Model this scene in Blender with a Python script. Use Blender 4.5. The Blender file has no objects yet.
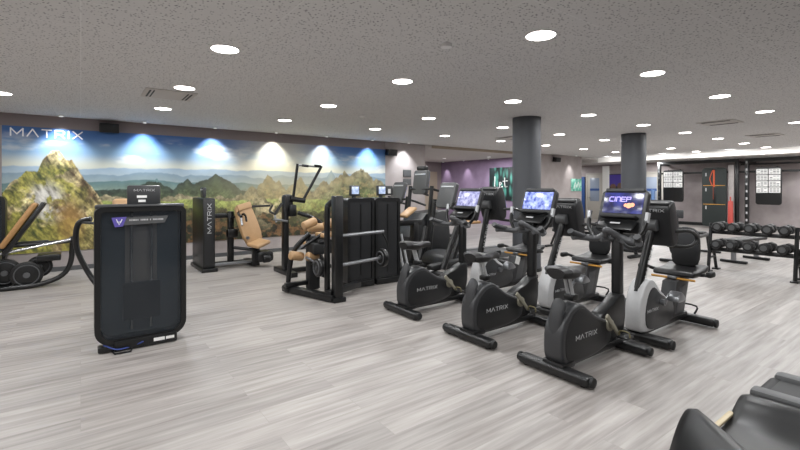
import bpy, bmesh, math, random
import numpy as np
from mathutils import Vector, Matrix, Euler
random.seed(7)
sc = bpy.context.scene
COL = sc.collection
PI = math.pi
R = math.radians

# ------------------------------------------------------------------ materials
def srgb(h):
    if isinstance(h, str):
        h = h.lstrip('#'); c = [int(h[i:i+2], 16)/255 for i in (0, 2, 4)]
    else: c = list(h)
    return tuple((x/12.92 if x <= .04045 else ((x+.055)/1.055)**2.4) for x in c) + (1,)
MATS = {}
def mat(name, col, rough=.5, metal=0, emis=None, estr=0, noise=0, nscale=40, bump=0, coat=0, alpha=1, spec=.5):
    m = bpy.data.materials.new(name); m.use_nodes = True
    nt = m.node_tree; b = nt.nodes['Principled BSDF']
    c = srgb(col)
    b.inputs['Base Color'].default_value = c
    b.inputs['Roughness'].default_value = rough
    b.inputs['Metallic'].default_value = metal
    b.inputs['Specular IOR Level'].default_value = spec
    b.inputs['Coat Weight'].default_value = coat
    if alpha < 1: b.inputs['Alpha'].default_value = alpha
    if emis:
        b.inputs['Emission Color'].default_value = srgb(emis); b.inputs['Emission Strength'].default_value = estr
    if noise or bump:
        tc = nt.nodes.new('ShaderNodeTexCoord'); n = nt.nodes.new('ShaderNodeTexNoise')
        n.inputs['Scale'].default_value = nscale; n.inputs['Detail'].default_value = 4
        nt.links.new(tc.outputs['Object'], n.inputs['Vector'])
        if noise:
            mx = nt.nodes.new('ShaderNodeMix'); mx.data_type = 'RGBA'
            mx.inputs['A'].default_value = tuple(x*(1-noise) for x in c[:3])+(1,)
            mx.inputs['B'].default_value = tuple(min(1, x*(1+noise)) for x in c[:3])+(1,)
            nt.links.new(n.outputs['Fac'], mx.inputs['Factor']); nt.links.new(mx.outputs['Result'], b.inputs['Base Color'])
        if bump:
            bp = nt.nodes.new('ShaderNodeBump'); bp.inputs['Strength'].default_value = bump; bp.inputs['Distance'].default_value = .002
            nt.links.new(n.outputs['Fac'], bp.inputs['Height']); nt.links.new(bp.outputs['Normal'], b.inputs['Normal'])
    MATS[name] = m
    return m
M = MATS
mat('black', '#0f1011', .36, noise=.2, nscale=60)
mat('black_matte', '#131415', .6, noise=.25, nscale=80, bump=.1)
mat('shroud', '#323335', .4, noise=.08, nscale=90, bump=.05)
mat('shroud_dark', '#1c1d1f', .42, noise=.1, nscale=90)
mat('dark_grey', '#2e2f31', .5, noise=.1)
mat('mid_grey', '#4c4d4f', .5, noise=.08)
mat('hood_grey', '#4a4b4c', .5, noise=.08)
mat('silver', '#b4b6b8', .35, .35, noise=.05)
mat('body_silver', '#c2c3c4', .4, .1, noise=.05)
mat('chrome', '#c8c9ca', .22, .9)
mat('steel', '#8d8f92', .3, .8)
mat('rubber', '#0b0b0c', .6, noise=.2)
mat('vinyl_black', '#151516', .4, noise=.15, nscale=30, bump=.2)
mat('tan', '#a98862', .5, noise=.1, nscale=14, bump=.15)
mat('brown_wood', '#9a7448', .5, noise=.15, nscale=14)
mat('orange', '#c08c3a', .45, noise=.05)
mat('orange_red', '#c8532a', .5, noise=.1)
mat('red', '#b84a42', .5, noise=.1)
mat('pedal_beige', '#8f8b7c', .45, .2, noise=.1)
mat('white', '#e8e8e6', .5, noise=.03)
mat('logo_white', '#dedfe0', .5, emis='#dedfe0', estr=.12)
mat('logo_grey', '#b9babb', .5)
mat('sheet_line', '#77777a', .6)
mat('purple_paint', '#5a4fa0', .45, noise=.1)
mat('blue_paint', '#2c4a80', .55, noise=.1)
mat('teal', '#3aa08a', .5, noise=.3, nscale=8)
mat('dark_panel', '#252c2b', .7, noise=.15)
mat('column', '#45474b', .6, noise=.05, nscale=6, bump=.05)
mat('taupe', '#877d7d', .85, noise=.04, nscale=3)
mat('wall_tan', '#a09382', .8, noise=.04, nscale=3)
mat('door_white', '#a9a49c', .55, noise=.03, nscale=3)
mat('door_frame', '#5a5553', .5, noise=.05)
mat('frosted', '#8a94a4', .25, noise=.05, nscale=2)
mat('beige_trim', '#b8a988', .4, noise=.05)
mat('belt', '#3b3b3c', .75, noise=.2, nscale=120)
mat('cable_blue', '#33468c', .5)
mat('skin_far', '#5a4238', .6, noise=.2)
mat('glass_dark', '#30363c', .12, 0, noise=.1, nscale=3, coat=.3, alpha=.42)
mat('rear_light', '#a09a94', .5, noise=.08, nscale=3)
mat('rear_blue', '#59656d', .4, noise=.1, nscale=2)
mat('lamp', '#ffffff', .5, emis='#fffaf2', estr=14)
mat('lamp_trim', '#e8e8e8', .4)
mat('spot_core', '#ffffff', .5, emis='#ffffff', estr=1)
mat('ceil_plain', '#c6c2be', .9, noise=.02, nscale=3)
mat('bulk_white', '#f2f0ec', .85, noise=.02, nscale=3)
mat('bluish', '#5f7fae', .4, noise=.1)

def node_mat(name):
    m = bpy.data.materials.new(name); m.use_nodes = True
    MATS[name] = m
    return m, m.node_tree, m.node_tree.nodes['Principled BSDF']

# floor planks along world X
def make_floor():
    m, nt, b = node_mat('floor_planks')
    N = nt.nodes.new; L = nt.links.new
    tc = N('ShaderNodeTexCoord')
    br = N('ShaderNodeTexBrick'); br.offset = .37; br.offset_frequency = 2
    br.inputs['Scale'].default_value = 1; br.inputs['Brick Width'].default_value = 1.5; br.inputs['Row Height'].default_value = .19
    br.inputs['Mortar Size'].default_value = .0012; br.inputs['Mortar Smooth'].default_value = .3
    br.inputs['Color1'].default_value = (0, 0, 0, 1); br.inputs['Color2'].default_value = (1, 1, 1, 1)
    br.inputs['Mortar'].default_value = (.3, .3, .3, 1); br.inputs['Bias'].default_value = 0
    L(tc.outputs['Object'], br.inputs['Vector'])
    mp = N('ShaderNodeMapping'); mp.inputs['Scale'].default_value = (.6, 10, 1)
    L(tc.outputs['Object'], mp.inputs['Vector'])
    # shift grain per plank
    ad = N('ShaderNodeVectorMath'); ad.operation = 'ADD'
    sp = N('ShaderNodeVectorMath'); sp.operation = 'SCALE'; sp.inputs['Scale'].default_value = 9
    L(br.outputs['Color'], sp.inputs[0]); L(mp.outputs['Vector'], ad.inputs[0]); L(sp.outputs['Vector'], ad.inputs[1])
    n1 = N('ShaderNodeTexNoise'); n1.inputs['Scale'].default_value = 2.2; n1.inputs['Detail'].default_value = 6; n1.inputs['Distortion'].default_value = .2
    L(ad.outputs['Vector'], n1.inputs['Vector'])
    mp2 = N('ShaderNodeMapping'); mp2.inputs['Scale'].default_value = (2.2, 26, 1)
    L(tc.outputs['Object'], mp2.inputs['Vector'])
    n2 = N('ShaderNodeTexNoise'); n2.inputs['Scale'].default_value = 2; n2.inputs['Detail'].default_value = 5
    L(mp2.outputs['Vector'], n2.inputs['Vector'])
    r1 = N('ShaderNodeValToRGB')
    e = r1.color_ramp.elements; e[0].position = .3; e[0].color = srgb('#7d7773'); e[1].position = .72; e[1].color = srgb('#a29d99')
    x = r1.color_ramp.elements.new(.5); x.color = srgb('#918c88')
    L(n1.outputs['Fac'], r1.inputs['Fac'])
    mx = N('ShaderNodeMix'); mx.data_type = 'RGBA'; mx.blend_type = 'MULTIPLY'; mx.inputs['Factor'].default_value = 1
    r2 = N('ShaderNodeMapRange'); r2.inputs['From Min'].default_value = .3; r2.inputs['From Max'].default_value = .7
    r2.inputs['To Min'].default_value = .94; r2.inputs['To Max'].default_value = 1.05
    L(n2.outputs['Fac'], r2.inputs['Value'])
    L(r1.outputs['Color'], mx.inputs['A']); L(r2.outputs['Result'], mx.inputs['B'])
    mx2 = N('ShaderNodeMix'); mx2.data_type = 'RGBA'; mx2.blend_type = 'MULTIPLY'; mx2.inputs['Factor'].default_value = 1
    r3 = N('ShaderNodeMapRange'); r3.inputs['To Min'].default_value = .88; r3.inputs['To Max'].default_value = 1.1
    L(br.outputs['Color'], r3.inputs['Value']); L(mx.outputs['Result'], mx2.inputs['A']); L(r3.outputs['Result'], mx2.inputs['B'])
    mx3 = N('ShaderNodeMix'); mx3.data_type = 'RGBA'; mx3.inputs['B'].default_value = srgb('#7d7673')
    mf = N('ShaderNodeMath'); mf.operation = 'MULTIPLY'; mf.inputs[1].default_value = .55
    L(br.outputs['Fac'], mf.inputs[0]); L(mf.outputs[0], mx3.inputs['Factor']); L(mx2.outputs['Result'], mx3.inputs['A'])
    L(mx3.outputs['Result'], b.inputs['Base Color'])
    b.inputs['Roughness'].default_value = .42
    bp = N('ShaderNodeBump'); bp.inputs['Strength'].default_value = .08; bp.inputs['Distance'].default_value = .003
    L(n2.outputs['Fac'], bp.inputs['Height']); L(bp.outputs['Normal'], b.inputs['Normal'])
make_floor()

def make_ceiling():
    m, nt, b = node_mat('ceiling_tiles')
    N = nt.nodes.new; L = nt.links.new
    tc = N('ShaderNodeTexCoord')
    v = N('ShaderNodeTexVoronoi'); v.inputs['Scale'].default_value = 36; v.inputs['Randomness'].default_value = .9
    L(tc.outputs['Object'], v.inputs['Vector'])
    n = N('ShaderNodeTexNoise'); n.inputs['Scale'].default_value = 24; n.inputs['Detail'].default_value = 2
    L(tc.outputs['Object'], n.inputs['Vector'])
    s = N('ShaderNodeMath'); s.operation = 'MULTIPLY_ADD'; s.inputs[1].default_value = -.35; 
    L(n.outputs['Fac'], s.inputs[0]); L(v.outputs['Distance'], s.inputs[2])
    mr = N('ShaderNodeMapRange'); mr.inputs['From Min'].default_value = .02; mr.inputs['From Max'].default_value = .09
    L(s.outputs[0], mr.inputs['Value'])
    mx = N('ShaderNodeMix'); mx.data_type = 'RGBA'
    mx.inputs['A'].default_value = srgb('#77767a'); mx.inputs['B'].default_value = srgb('#d6d5d4')
    L(mr.outputs['Result'], mx.inputs['Factor'])
    # tile seams
    br = N('ShaderNodeTexBrick'); br.offset = 0; br.inputs['Scale'].default_value = 1
    br.inputs['Brick Width'].default_value = 1.2; br.inputs['Row Height'].default_value = .6; br.inputs['Mortar Size'].default_value = .005
    L(tc.outputs['Object'], br.inputs['Vector'])
    mf = N('ShaderNodeMath'); mf.operation = 'MULTIPLY'; mf.inputs[1].default_value = .4; L(br.outputs['Fac'], mf.inputs[0])
    mx2 = N('ShaderNodeMix'); mx2.data_type = 'RGBA'; mx2.inputs['B'].default_value = srgb('#ececec')
    L(mf.outputs[0], mx2.inputs['Factor']); L(mx.outputs['Result'], mx2.inputs['A'])
    L(mx2.outputs['Result'], b.inputs['Base Color']); b.inputs['Roughness'].default_value = .9
make_ceiling()

def screen_mat(name, base='#3c3f86', glow='#a9b2e8', strength=1.0, sc_=9):
    m, nt, b = node_mat(name); N = nt.nodes.new; L = nt.links.new
    tc = N('ShaderNodeTexCoord'); n = N('ShaderNodeTexNoise'); n.inputs['Scale'].default_value = sc_; n.inputs['Detail'].default_value = 6
    L(tc.outputs['Object'], n.inputs['Vector'])
    r = N('ShaderNodeValToRGB'); e = r.color_ramp.elements
    e[0].position = .38; e[0].color = srgb(base); e[1].position = .68; e[1].color = srgb(glow)
    L(n.outputs['Fac'], r.inputs['Fac']); L(r.outputs['Color'], b.inputs['Base Color']); L(r.outputs['Color'], b.inputs['Emission Color'])
    b.inputs['Emission Strength'].default_value = strength; b.inputs['Roughness'].default_value = .2
screen_mat('screen_blue', '#3c4b9c', '#a9b8ee', .65, 20)
screen_mat('screen_dark', '#1a1c3c', '#3a3f86', .55, 8)
screen_mat('screen_lilac', '#5b5c90', '#b4b5d4', .5, 20)
screen_mat('screen_small', '#7f93b5', '#dfe6ee', .8, 10)
mat('screen_text', '#b5a8f0', .4, emis='#a89cf0', estr=.9)
mat('screen_orange', '#e89a72', .4, emis='#f0a080', estr=1.0)

def fabric_wall(name, c1, c2, scale=3):
    m, nt, b = node_mat(name); N = nt.nodes.new; L = nt.links.new
    tc = N('ShaderNodeTexCoord'); n = N('ShaderNodeTexNoise'); n.inputs['Scale'].default_value = scale; n.inputs['Detail'].default_value = 5
    L(tc.outputs['Object'], n.inputs['Vector'])
    r = N('ShaderNodeValToRGB'); e = r.color_ramp.elements; e[0].position = .35; e[0].color = srgb(c1); e[1].position = .65; e[1].color = srgb(c2)
    L(n.outputs['Fac'], r.inputs['Fac']); L(r.outputs['Color'], b.inputs['Base Color']); b.inputs['Roughness'].default_value = .85
fabric_wall('wall_grey', '#99918f', '#a39b99')
fabric_wall('wall_back', '#958c8c', '#a39a99')
fabric_wall('wall_purple', '#83708a', '#8d7a94')
fabric_wall('teal_pic', '#1f8f78', '#a9dccb', 6)

def leaf_mat():
    m, nt, b = node_mat('leaf_print'); N = nt.nodes.new; L = nt.links.new
    tc = N('ShaderNodeTexCoord'); mp = N('ShaderNodeMapping'); mp.inputs['Scale'].default_value = (1, 2.2, .7); mp.inputs['Rotation'].default_value = (.5, 0, 0)
    L(tc.outputs['Object'], mp.inputs['Vector'])
    v = N('ShaderNodeTexVoronoi'); v.inputs['Scale'].default_value = 3.2; L(mp.outputs['Vector'], v.inputs['Vector'])
    r = N('ShaderNodeValToRGB'); e = r.color_ramp.elements
    e[0].position = .15; e[0].color = srgb('#4f9a8c'); e[1].position = .6; e[1].color = srgb('#0c1c1e')
    L(v.outputs['Distance'], r.inputs['Fac']); L(r.outputs['Color'], b.inputs['Base Color']); b.inputs['Roughness'].default_value = .6
leaf_mat()

# ------------------------------------------------------------------ geometry helpers
class G:
    def __init__(s): s.v = []; s.f = []
    def add(s, vs, fs, mtx=None):
        o = len(s.v)
        for p in vs:
            p = Vector(p)
            if mtx is not None: p = mtx @ p
            s.v.append(tuple(p))
        for f in fs: s.f.append(tuple(i+o for i in f))
        return s
    def bm(s, b, mtx=None):
        b.verts.ensure_lookup_table(); b.verts.index_update()
        s.add([v.co.copy() for v in b.verts], [[v.index for v in f.verts] for f in b.faces], mtx); b.free(); return s
    def box(s, c, d, bev=0, rot=(0, 0, 0), seg=2, taper=None):
        b = bmesh.new(); bmesh.ops.create_cube(b, size=1)
        for v in b.verts:
            v.co = Vector((v.co.x*d[0], v.co.y*d[1], v.co.z*d[2]))
            if taper and v.co.z > 0: v.co.x *= taper[0]; v.co.y *= taper[1]
        if bev > 0:
            bmesh.ops.bevel(b, geom=b.edges[:], offset=min(bev, min(d)*.49), segments=seg, profile=.5, affect='EDGES')
        return s.bm(b, Matrix.Translation(c) @ Euler(rot).to_matrix().to_4x4())
    def tube(s, pts, r, n=10, smooth=0, flat=1):
        pts = [Vector(p) for p in pts]
        if smooth:
            q = []
            P = [pts[0]] + pts + [pts[-1]]
            for i in range(1, len(P)-2):
                for k in range(smooth):
                    t = k/smooth; a, b_, c, d = P[i-1], P[i], P[i+1], P[i+2]
                    q.append(.5*((2*b_)+(-a+c)*t+(2*a-5*b_+4*c-d)*t*t+(-a+3*b_-3*c+d)*t**3))
            q.append(pts[-1]); pts = q
        rr = r if isinstance(r, (list, tuple)) else None
        vs = []; fs = []; up = None
        for i, p in enumerate(pts):
            t = (pts[min(i+1, len(pts)-1)] - pts[max(i-1, 0)]).normalized()
            if up is None:
                up = Vector((0, 0, 1)) if abs(t.z) < .9 else Vector((0, 1, 0))
            sd = t.cross(up).normalized(); up = sd.cross(t).normalized()
            rad = (rr[0]+(rr[1]-rr[0])*i/(len(pts)-1)) if rr else r
            for k in range(n):
                a = 2*PI*k/n
                vs.append(p + sd*math.cos(a)*rad*flat + up*math.sin(a)*rad)
        for i in range(len(pts)-1):
            for k in range(n):
                fs.append((i*n+k, i*n+(k+1) % n, (i+1)*n+(k+1) % n, (i+1)*n+k))
        fs.append(tuple(range(n))[::-1]); o = (len(pts)-1)*n; fs.append(tuple(o+k for k in range(n)))
        return s.add(vs, fs)
    def cyl(s, c, r, h, axis='z', n=24, bev=0, r2=None):
        b = bmesh.new(); bmesh.ops.create_cone(b, cap_ends=True, segments=n, radius1=r, radius2=r if r2 is None else r2, depth=h)
        if bev:
            es = [e for e in b.edges if abs(e.verts[0].co.z-e.verts[1].co.z) < 1e-6]
            bmesh.ops.bevel(b, geom=es, offset=bev, segments=2, profile=.5, affect='EDGES')
        rm = {'z': Matrix.Identity(4), 'x': Matrix.Rotation(PI/2, 4, 'Y'), 'y': Matrix.Rotation(PI/2, 4, 'X')}[axis]
        return s.bm(b, Matrix.Translation(c) @ rm)
    def prism(s, pts, y0, y1, bev=0, plane='xz', inset=0, seg=2):
        """polygon in the xz plane extruded along y (or yz along x / xy along z)"""
        def P(a, b_, c):
            return {'xz': (a, c, b_), 'yz': (c, a, b_), 'xy': (a, b_, c)}[plane]
        b = bmesh.new()
        v0 = [b.verts.new(P(p[0], p[1], y0)) for p in pts]; v1 = [b.verts.new(P(p[0], p[1], y1)) for p in pts]
        n = len(pts)
        caps = [b.faces.new(v0), b.faces.new(v1[::-1])]
        for i in range(n): b.faces.new((v0[i], v1[i], v1[(i+1) % n], v0[(i+1) % n]))
        bmesh.ops.recalc_face_normals(b, faces=b.faces[:])
        if bev:
            es = list({e for f in caps for e in f.edges})
            bmesh.ops.bevel(b, geom=es, offset=bev, segments=seg, profile=.5, affect='EDGES')
        return s.bm(b)
    def torus(s, c, R_, r, axis='z', n=28, m=8):
        pts = []
        vs = []; fs = []
        for i in range(n):
            a = 2*PI*i/n
            for j in range(m):
                q = 2*PI*j/m; x = (R_+r*math.cos(q))*math.cos(a); y = (R_+r*math.cos(q))*math.sin(a); z = r*math.sin(q)
                p = {'z': (x, y, z), 'y': (x, z, y), 'x': (z, x, y)}[axis]
                vs.append((p[0]+c[0], p[1]+c[1], p[2]+c[2]))
        for i in range(n):
            for j in range(m):
                fs.append((i*m+j, ((i+1) % n)*m+j, ((i+1) % n)*m+(j+1) % m, i*m+(j+1) % m))
        return s.add(vs, fs)
    def xf(s, mtx):
        s.v = [tuple(mtx @ Vector(p)) for p in s.v]; return s

def smooth_poly(pts, k=4):
    n = len(pts); out = []
    for i in range(n):
        a, b, c, d = [Vector(pts[(i+j) % n]) for j in (-1, 0, 1, 2)]
        for q in range(k):
            t = q/k
            out.append(tuple(.5*((2*b)+(-a+c)*t+(2*a-5*b+4*c-d)*t*t+(-a+3*b-3*c+d)*t**3)))
    return out
def rrect(w, h, r, n=6, cx=0, cy=0, rs=None):
    rs = rs or (r, r, r, r); out = []
    for (sx, sy, a0), q in zip(((1, 1, 0), (-1, 1, 90), (-1, -1, 180), (1, -1, 270)), rs):
        for k in range(n+1):
            a = R(a0+90*k/n); out.append((cx+sx*(w/2-q)+q*math.cos(a), cy+sy*(h/2-q)+q*math.sin(a)))
    return out

def obj(name, g, m, parent=None, loc=None, flat=False, ang=35):
    me = bpy.data.meshes.new(name)
    me.from_pydata(g.v, [], g.f); me.validate()
    b = bmesh.new(); b.from_mesh(me); bmesh.ops.recalc_face_normals(b, faces=b.faces[:]); b.to_mesh(me); b.free()
    if not flat:
        for p in me.polygons: p.use_smooth = True
        try: me.set_sharp_from_angle(angle=R(ang))
        except Exception: pass
    me.materials.append(M[m] if isinstance(m, str) else m)
    o = bpy.data.objects.new(name, me); COL.objects.link(o)
    if parent: o.parent = parent
    if loc: o.location = loc
    return o
def tag(o, label=None, cat=None, group=None, kind=None):
    if label: o['label'] = label
    if cat: o['category'] = cat
    if group: o['group'] = group
    if kind: o['kind'] = kind
    return o
def thing(name, label, cat, loc=(0, 0, 0), rz=0, group=None):
    o = bpy.data.objects.new(name, None); COL.objects.link(o); o.location = loc; o.rotation_euler = (0, 0, rz)
    o.empty_display_size = .1
    return tag(o, label, cat, group)
def struct(name, g, m): return tag(obj(name, g, m, flat=True), kind='structure')
def dup(root, loc, rz=None, label=None, group=None):
    def cp(o, par):
        c = o.copy(); COL.objects.link(c)
        if par: c.parent = par
        for ch in list(o.children): cp(ch, c)
        return c
    r = cp(root, None); r.location = loc
    if rz is not None: r.rotation_euler = (0, 0, rz)
    if label: r['label'] = label
    if group: r['group'] = group
    return r

# stroke lettering  (unit: height 1)
STROKE = {
 'M': (1.25, [[(0, 0), (0, 1), (.625, .25), (1.25, 1), (1.25, 0)]]),
 'A': (1.15, [[(0, 0), (.575, 1), (1.15, 0)]]),
 'T': (1.0, [[(0, 1), (1.0, 1)], [(.5, 1), (.5, 0)]]),
 'R': (1.0, [[(0, 0), (0, 1), (.8, 1), (1, .8), (1, .62), (.8, .45), (0, .45)], [(.55, .45), (1, 0)]]),
 'I': (.15, [[(.07, 0), (.07, 1)]]),
 'X': (1.05, [[(0, 0), (1.05, 1)], [(0, 1), (1.05, 0)]]),
 'C': (.9, [[(.9, 1), (.2, 1), (0, .8), (0, .2), (.2, 0), (.9, 0)]]),
 'N': (.85, [[(0, 0), (0, 1), (.65, 1), (.85, .8), (.85, 0)]]),
 'E': (.85, [[(.85, 1), (0, 1), (0, 0), (.85, 0)], [(0, .5), (.75, .5)]]),
 'P': (.85, [[(0, 0), (0, 1), (.85, 1), (.85, .5), (0, .5)]]),
}
def lettering(word, h, w=.14, gap=.35, depth=.003, wide=1.0):
    """letters in local x (reading direction), z up, facing -y; centred"""
    g = G(); x = 0; tot = sum(STROKE[c][0]*wide for c in word)+gap*(len(word)-1)
    for c in word:
        W, ss = STROKE[c]
        for s in ss:
            for a, b in zip(s[:-1], s[1:]):
                ax, az, bx_, bz = (x+a[0]*wide-tot/2)*h, (a[1]-.5)*h, (x+b[0]*wide-tot/2)*h, (b[1]-.5)*h
                L = math.hypot(bx_-ax, bz-az)+w*h*.7; an = math.atan2(bz-az, bx_-ax)
                g.box(((ax+bx_)/2, -depth/2, (az+bz)/2), (L, depth, w*h), rot=(0, -an, 0))
        x += W*wide+gap
    return g
def place(g, loc, rot): return g.xf(Matrix.Translation(loc) @ Euler(rot).to_matrix().to_4x4())

CEIL = 2.71
# ------------------------------------------------------------------ room shell
XB, XBK, YM = -4.0, 19.5, 9.69
struct('floor', G().box(((XB+XBK)/2, 5.5, -.05), (XBK-XB+.4, 19.6, .1)), 'floor_planks')
struct('ceiling', G().box(((XB+17.4)/2, (YM-4)/2, CEIL+.05), (17.4-XB, YM+4, .1)), 'ceiling_tiles')
struct('trim_1', G().box(((17.4+XBK)/2, 5.5, 2.6), (XBK-17.4, 19, .14)), 'ceil_plain')        # lowered ceiling by the back wall
struct('trim_2', G().box((17.4, (YM-4)/2, 2.64), (.04, YM+4, .24)), 'bulk_white')
struct('trim_3', G().box((11.9, 12.4, 2.72), (11.0, 5.38, .16)), 'ceil_plain')    # annex ceiling 2.64
struct('trim_4', G().box((10.9, YM+.02, 2.69), (5.2, .06, .12)), 'wall_tan')
struct('wall_left', G().box(((XB+8.03)/2, YM+.1, 1.4), (8.03-XB, .2, 2.8)), 'wall_grey')
struct('wall_side', G().box((14.775, YM+.1, 1.4), (2.75, .2, 2.8)), 'wall_grey')
struct('wall_annex', G().box((13.5, 12.4, 1.4), (.2, 5.2, 2.8)), 'wall_purple')
struct('wall_annex_end', G().box((10.8, 15.1, 1.4), (5.6, .2, 2.8)), 'taupe')
struct('wall_annex_left', G().box((7.93, 12.4, 1.4), (.2, 5.2, 2.8)), 'taupe')
struct('wall_back', G().box((XBK+.1, 5.5, 1.4), (.2, 19.4, 2.8)), 'wall_back')
struct('wall_alcove', G().box((17.8, 15.1, 1.4), (3.6, .2, 2.8)), 'taupe')
struct('wall_front', G().box(((XB+XBK)/2, -4.1, 1.4), (XBK-XB+.4, .2, 2.8)), 'wall_grey')
struct('wall_right', G().box((XB-.1, 2.9, 1.4), (.2, 13.8, 2.8)), 'wall_grey')
struct('wall_alcove_side', G().box((16.05, 12.45, 1.4), (.2, 5.1, 2.8)), 'wall_grey')
struct('baseboard_left', G().box(((XB+8.03)/2, YM-.01, .04), (8.03-XB, .02, .08)), 'mid_grey')
struct('baseboard_back', G().box((XBK-.01, 3.5, .06), (.02, 15, .12)), 'black_matte')
struct('baseboard_side', G().box((14.775, YM-.01, .04), (2.75, .02, .08)), 'mid_grey')
# dark strip of wall above the mural
struct('trim_5', G().box(((XB+6.62)/2, YM-.012, 2.605), (6.62-XB, .024, .21)), 'taupe')

# doors far back
def door(n, Y, w, label=None, loc_x=XBK, h=2.07):
    f = G()
    f.box((loc_x-.03, Y-w/2-.04, h/2), (.08, .08, h), .005); f.box((loc_x-.03, Y+w/2+.04, h/2), (.08, .08, h), .005)
    f.box((loc_x-.03, Y, h+.04), (.08, w+.16, .08), .005)
    o = struct('door_%d' % n, f, 'door_white')
    d = obj('door_leaf', G().box((loc_x-.03, Y, h/2), (.05, w, h), .004), 'door_white', o)
    obj('door_glass', G().box((loc_x-.058, Y, h/2+.35), (.012, w*.62, h*.52), .003), 'frosted', d)
    obj('door_sign', G().box((loc_x-.066, Y, h/2+.35), (.01, w*.62, .1)), 'blue_paint', d)
    obj('door_handle', G().tube([(loc_x-.06, Y+w*.4, 1.02), (loc_x-.11, Y+w*.4, 1.02), (loc_x-.11, Y+w*.25, 1.02)], .012), 'steel', d)
door(1, 11.0, .72)
door(2, 8.55, .9)
door(3, 14.98, .9) if False else None
# tan door in the annex
o = struct('door_3', G().box((12.0, 14.96, 1.1), (2.2, .06, 2.2), .01), 'wall_tan')

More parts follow.
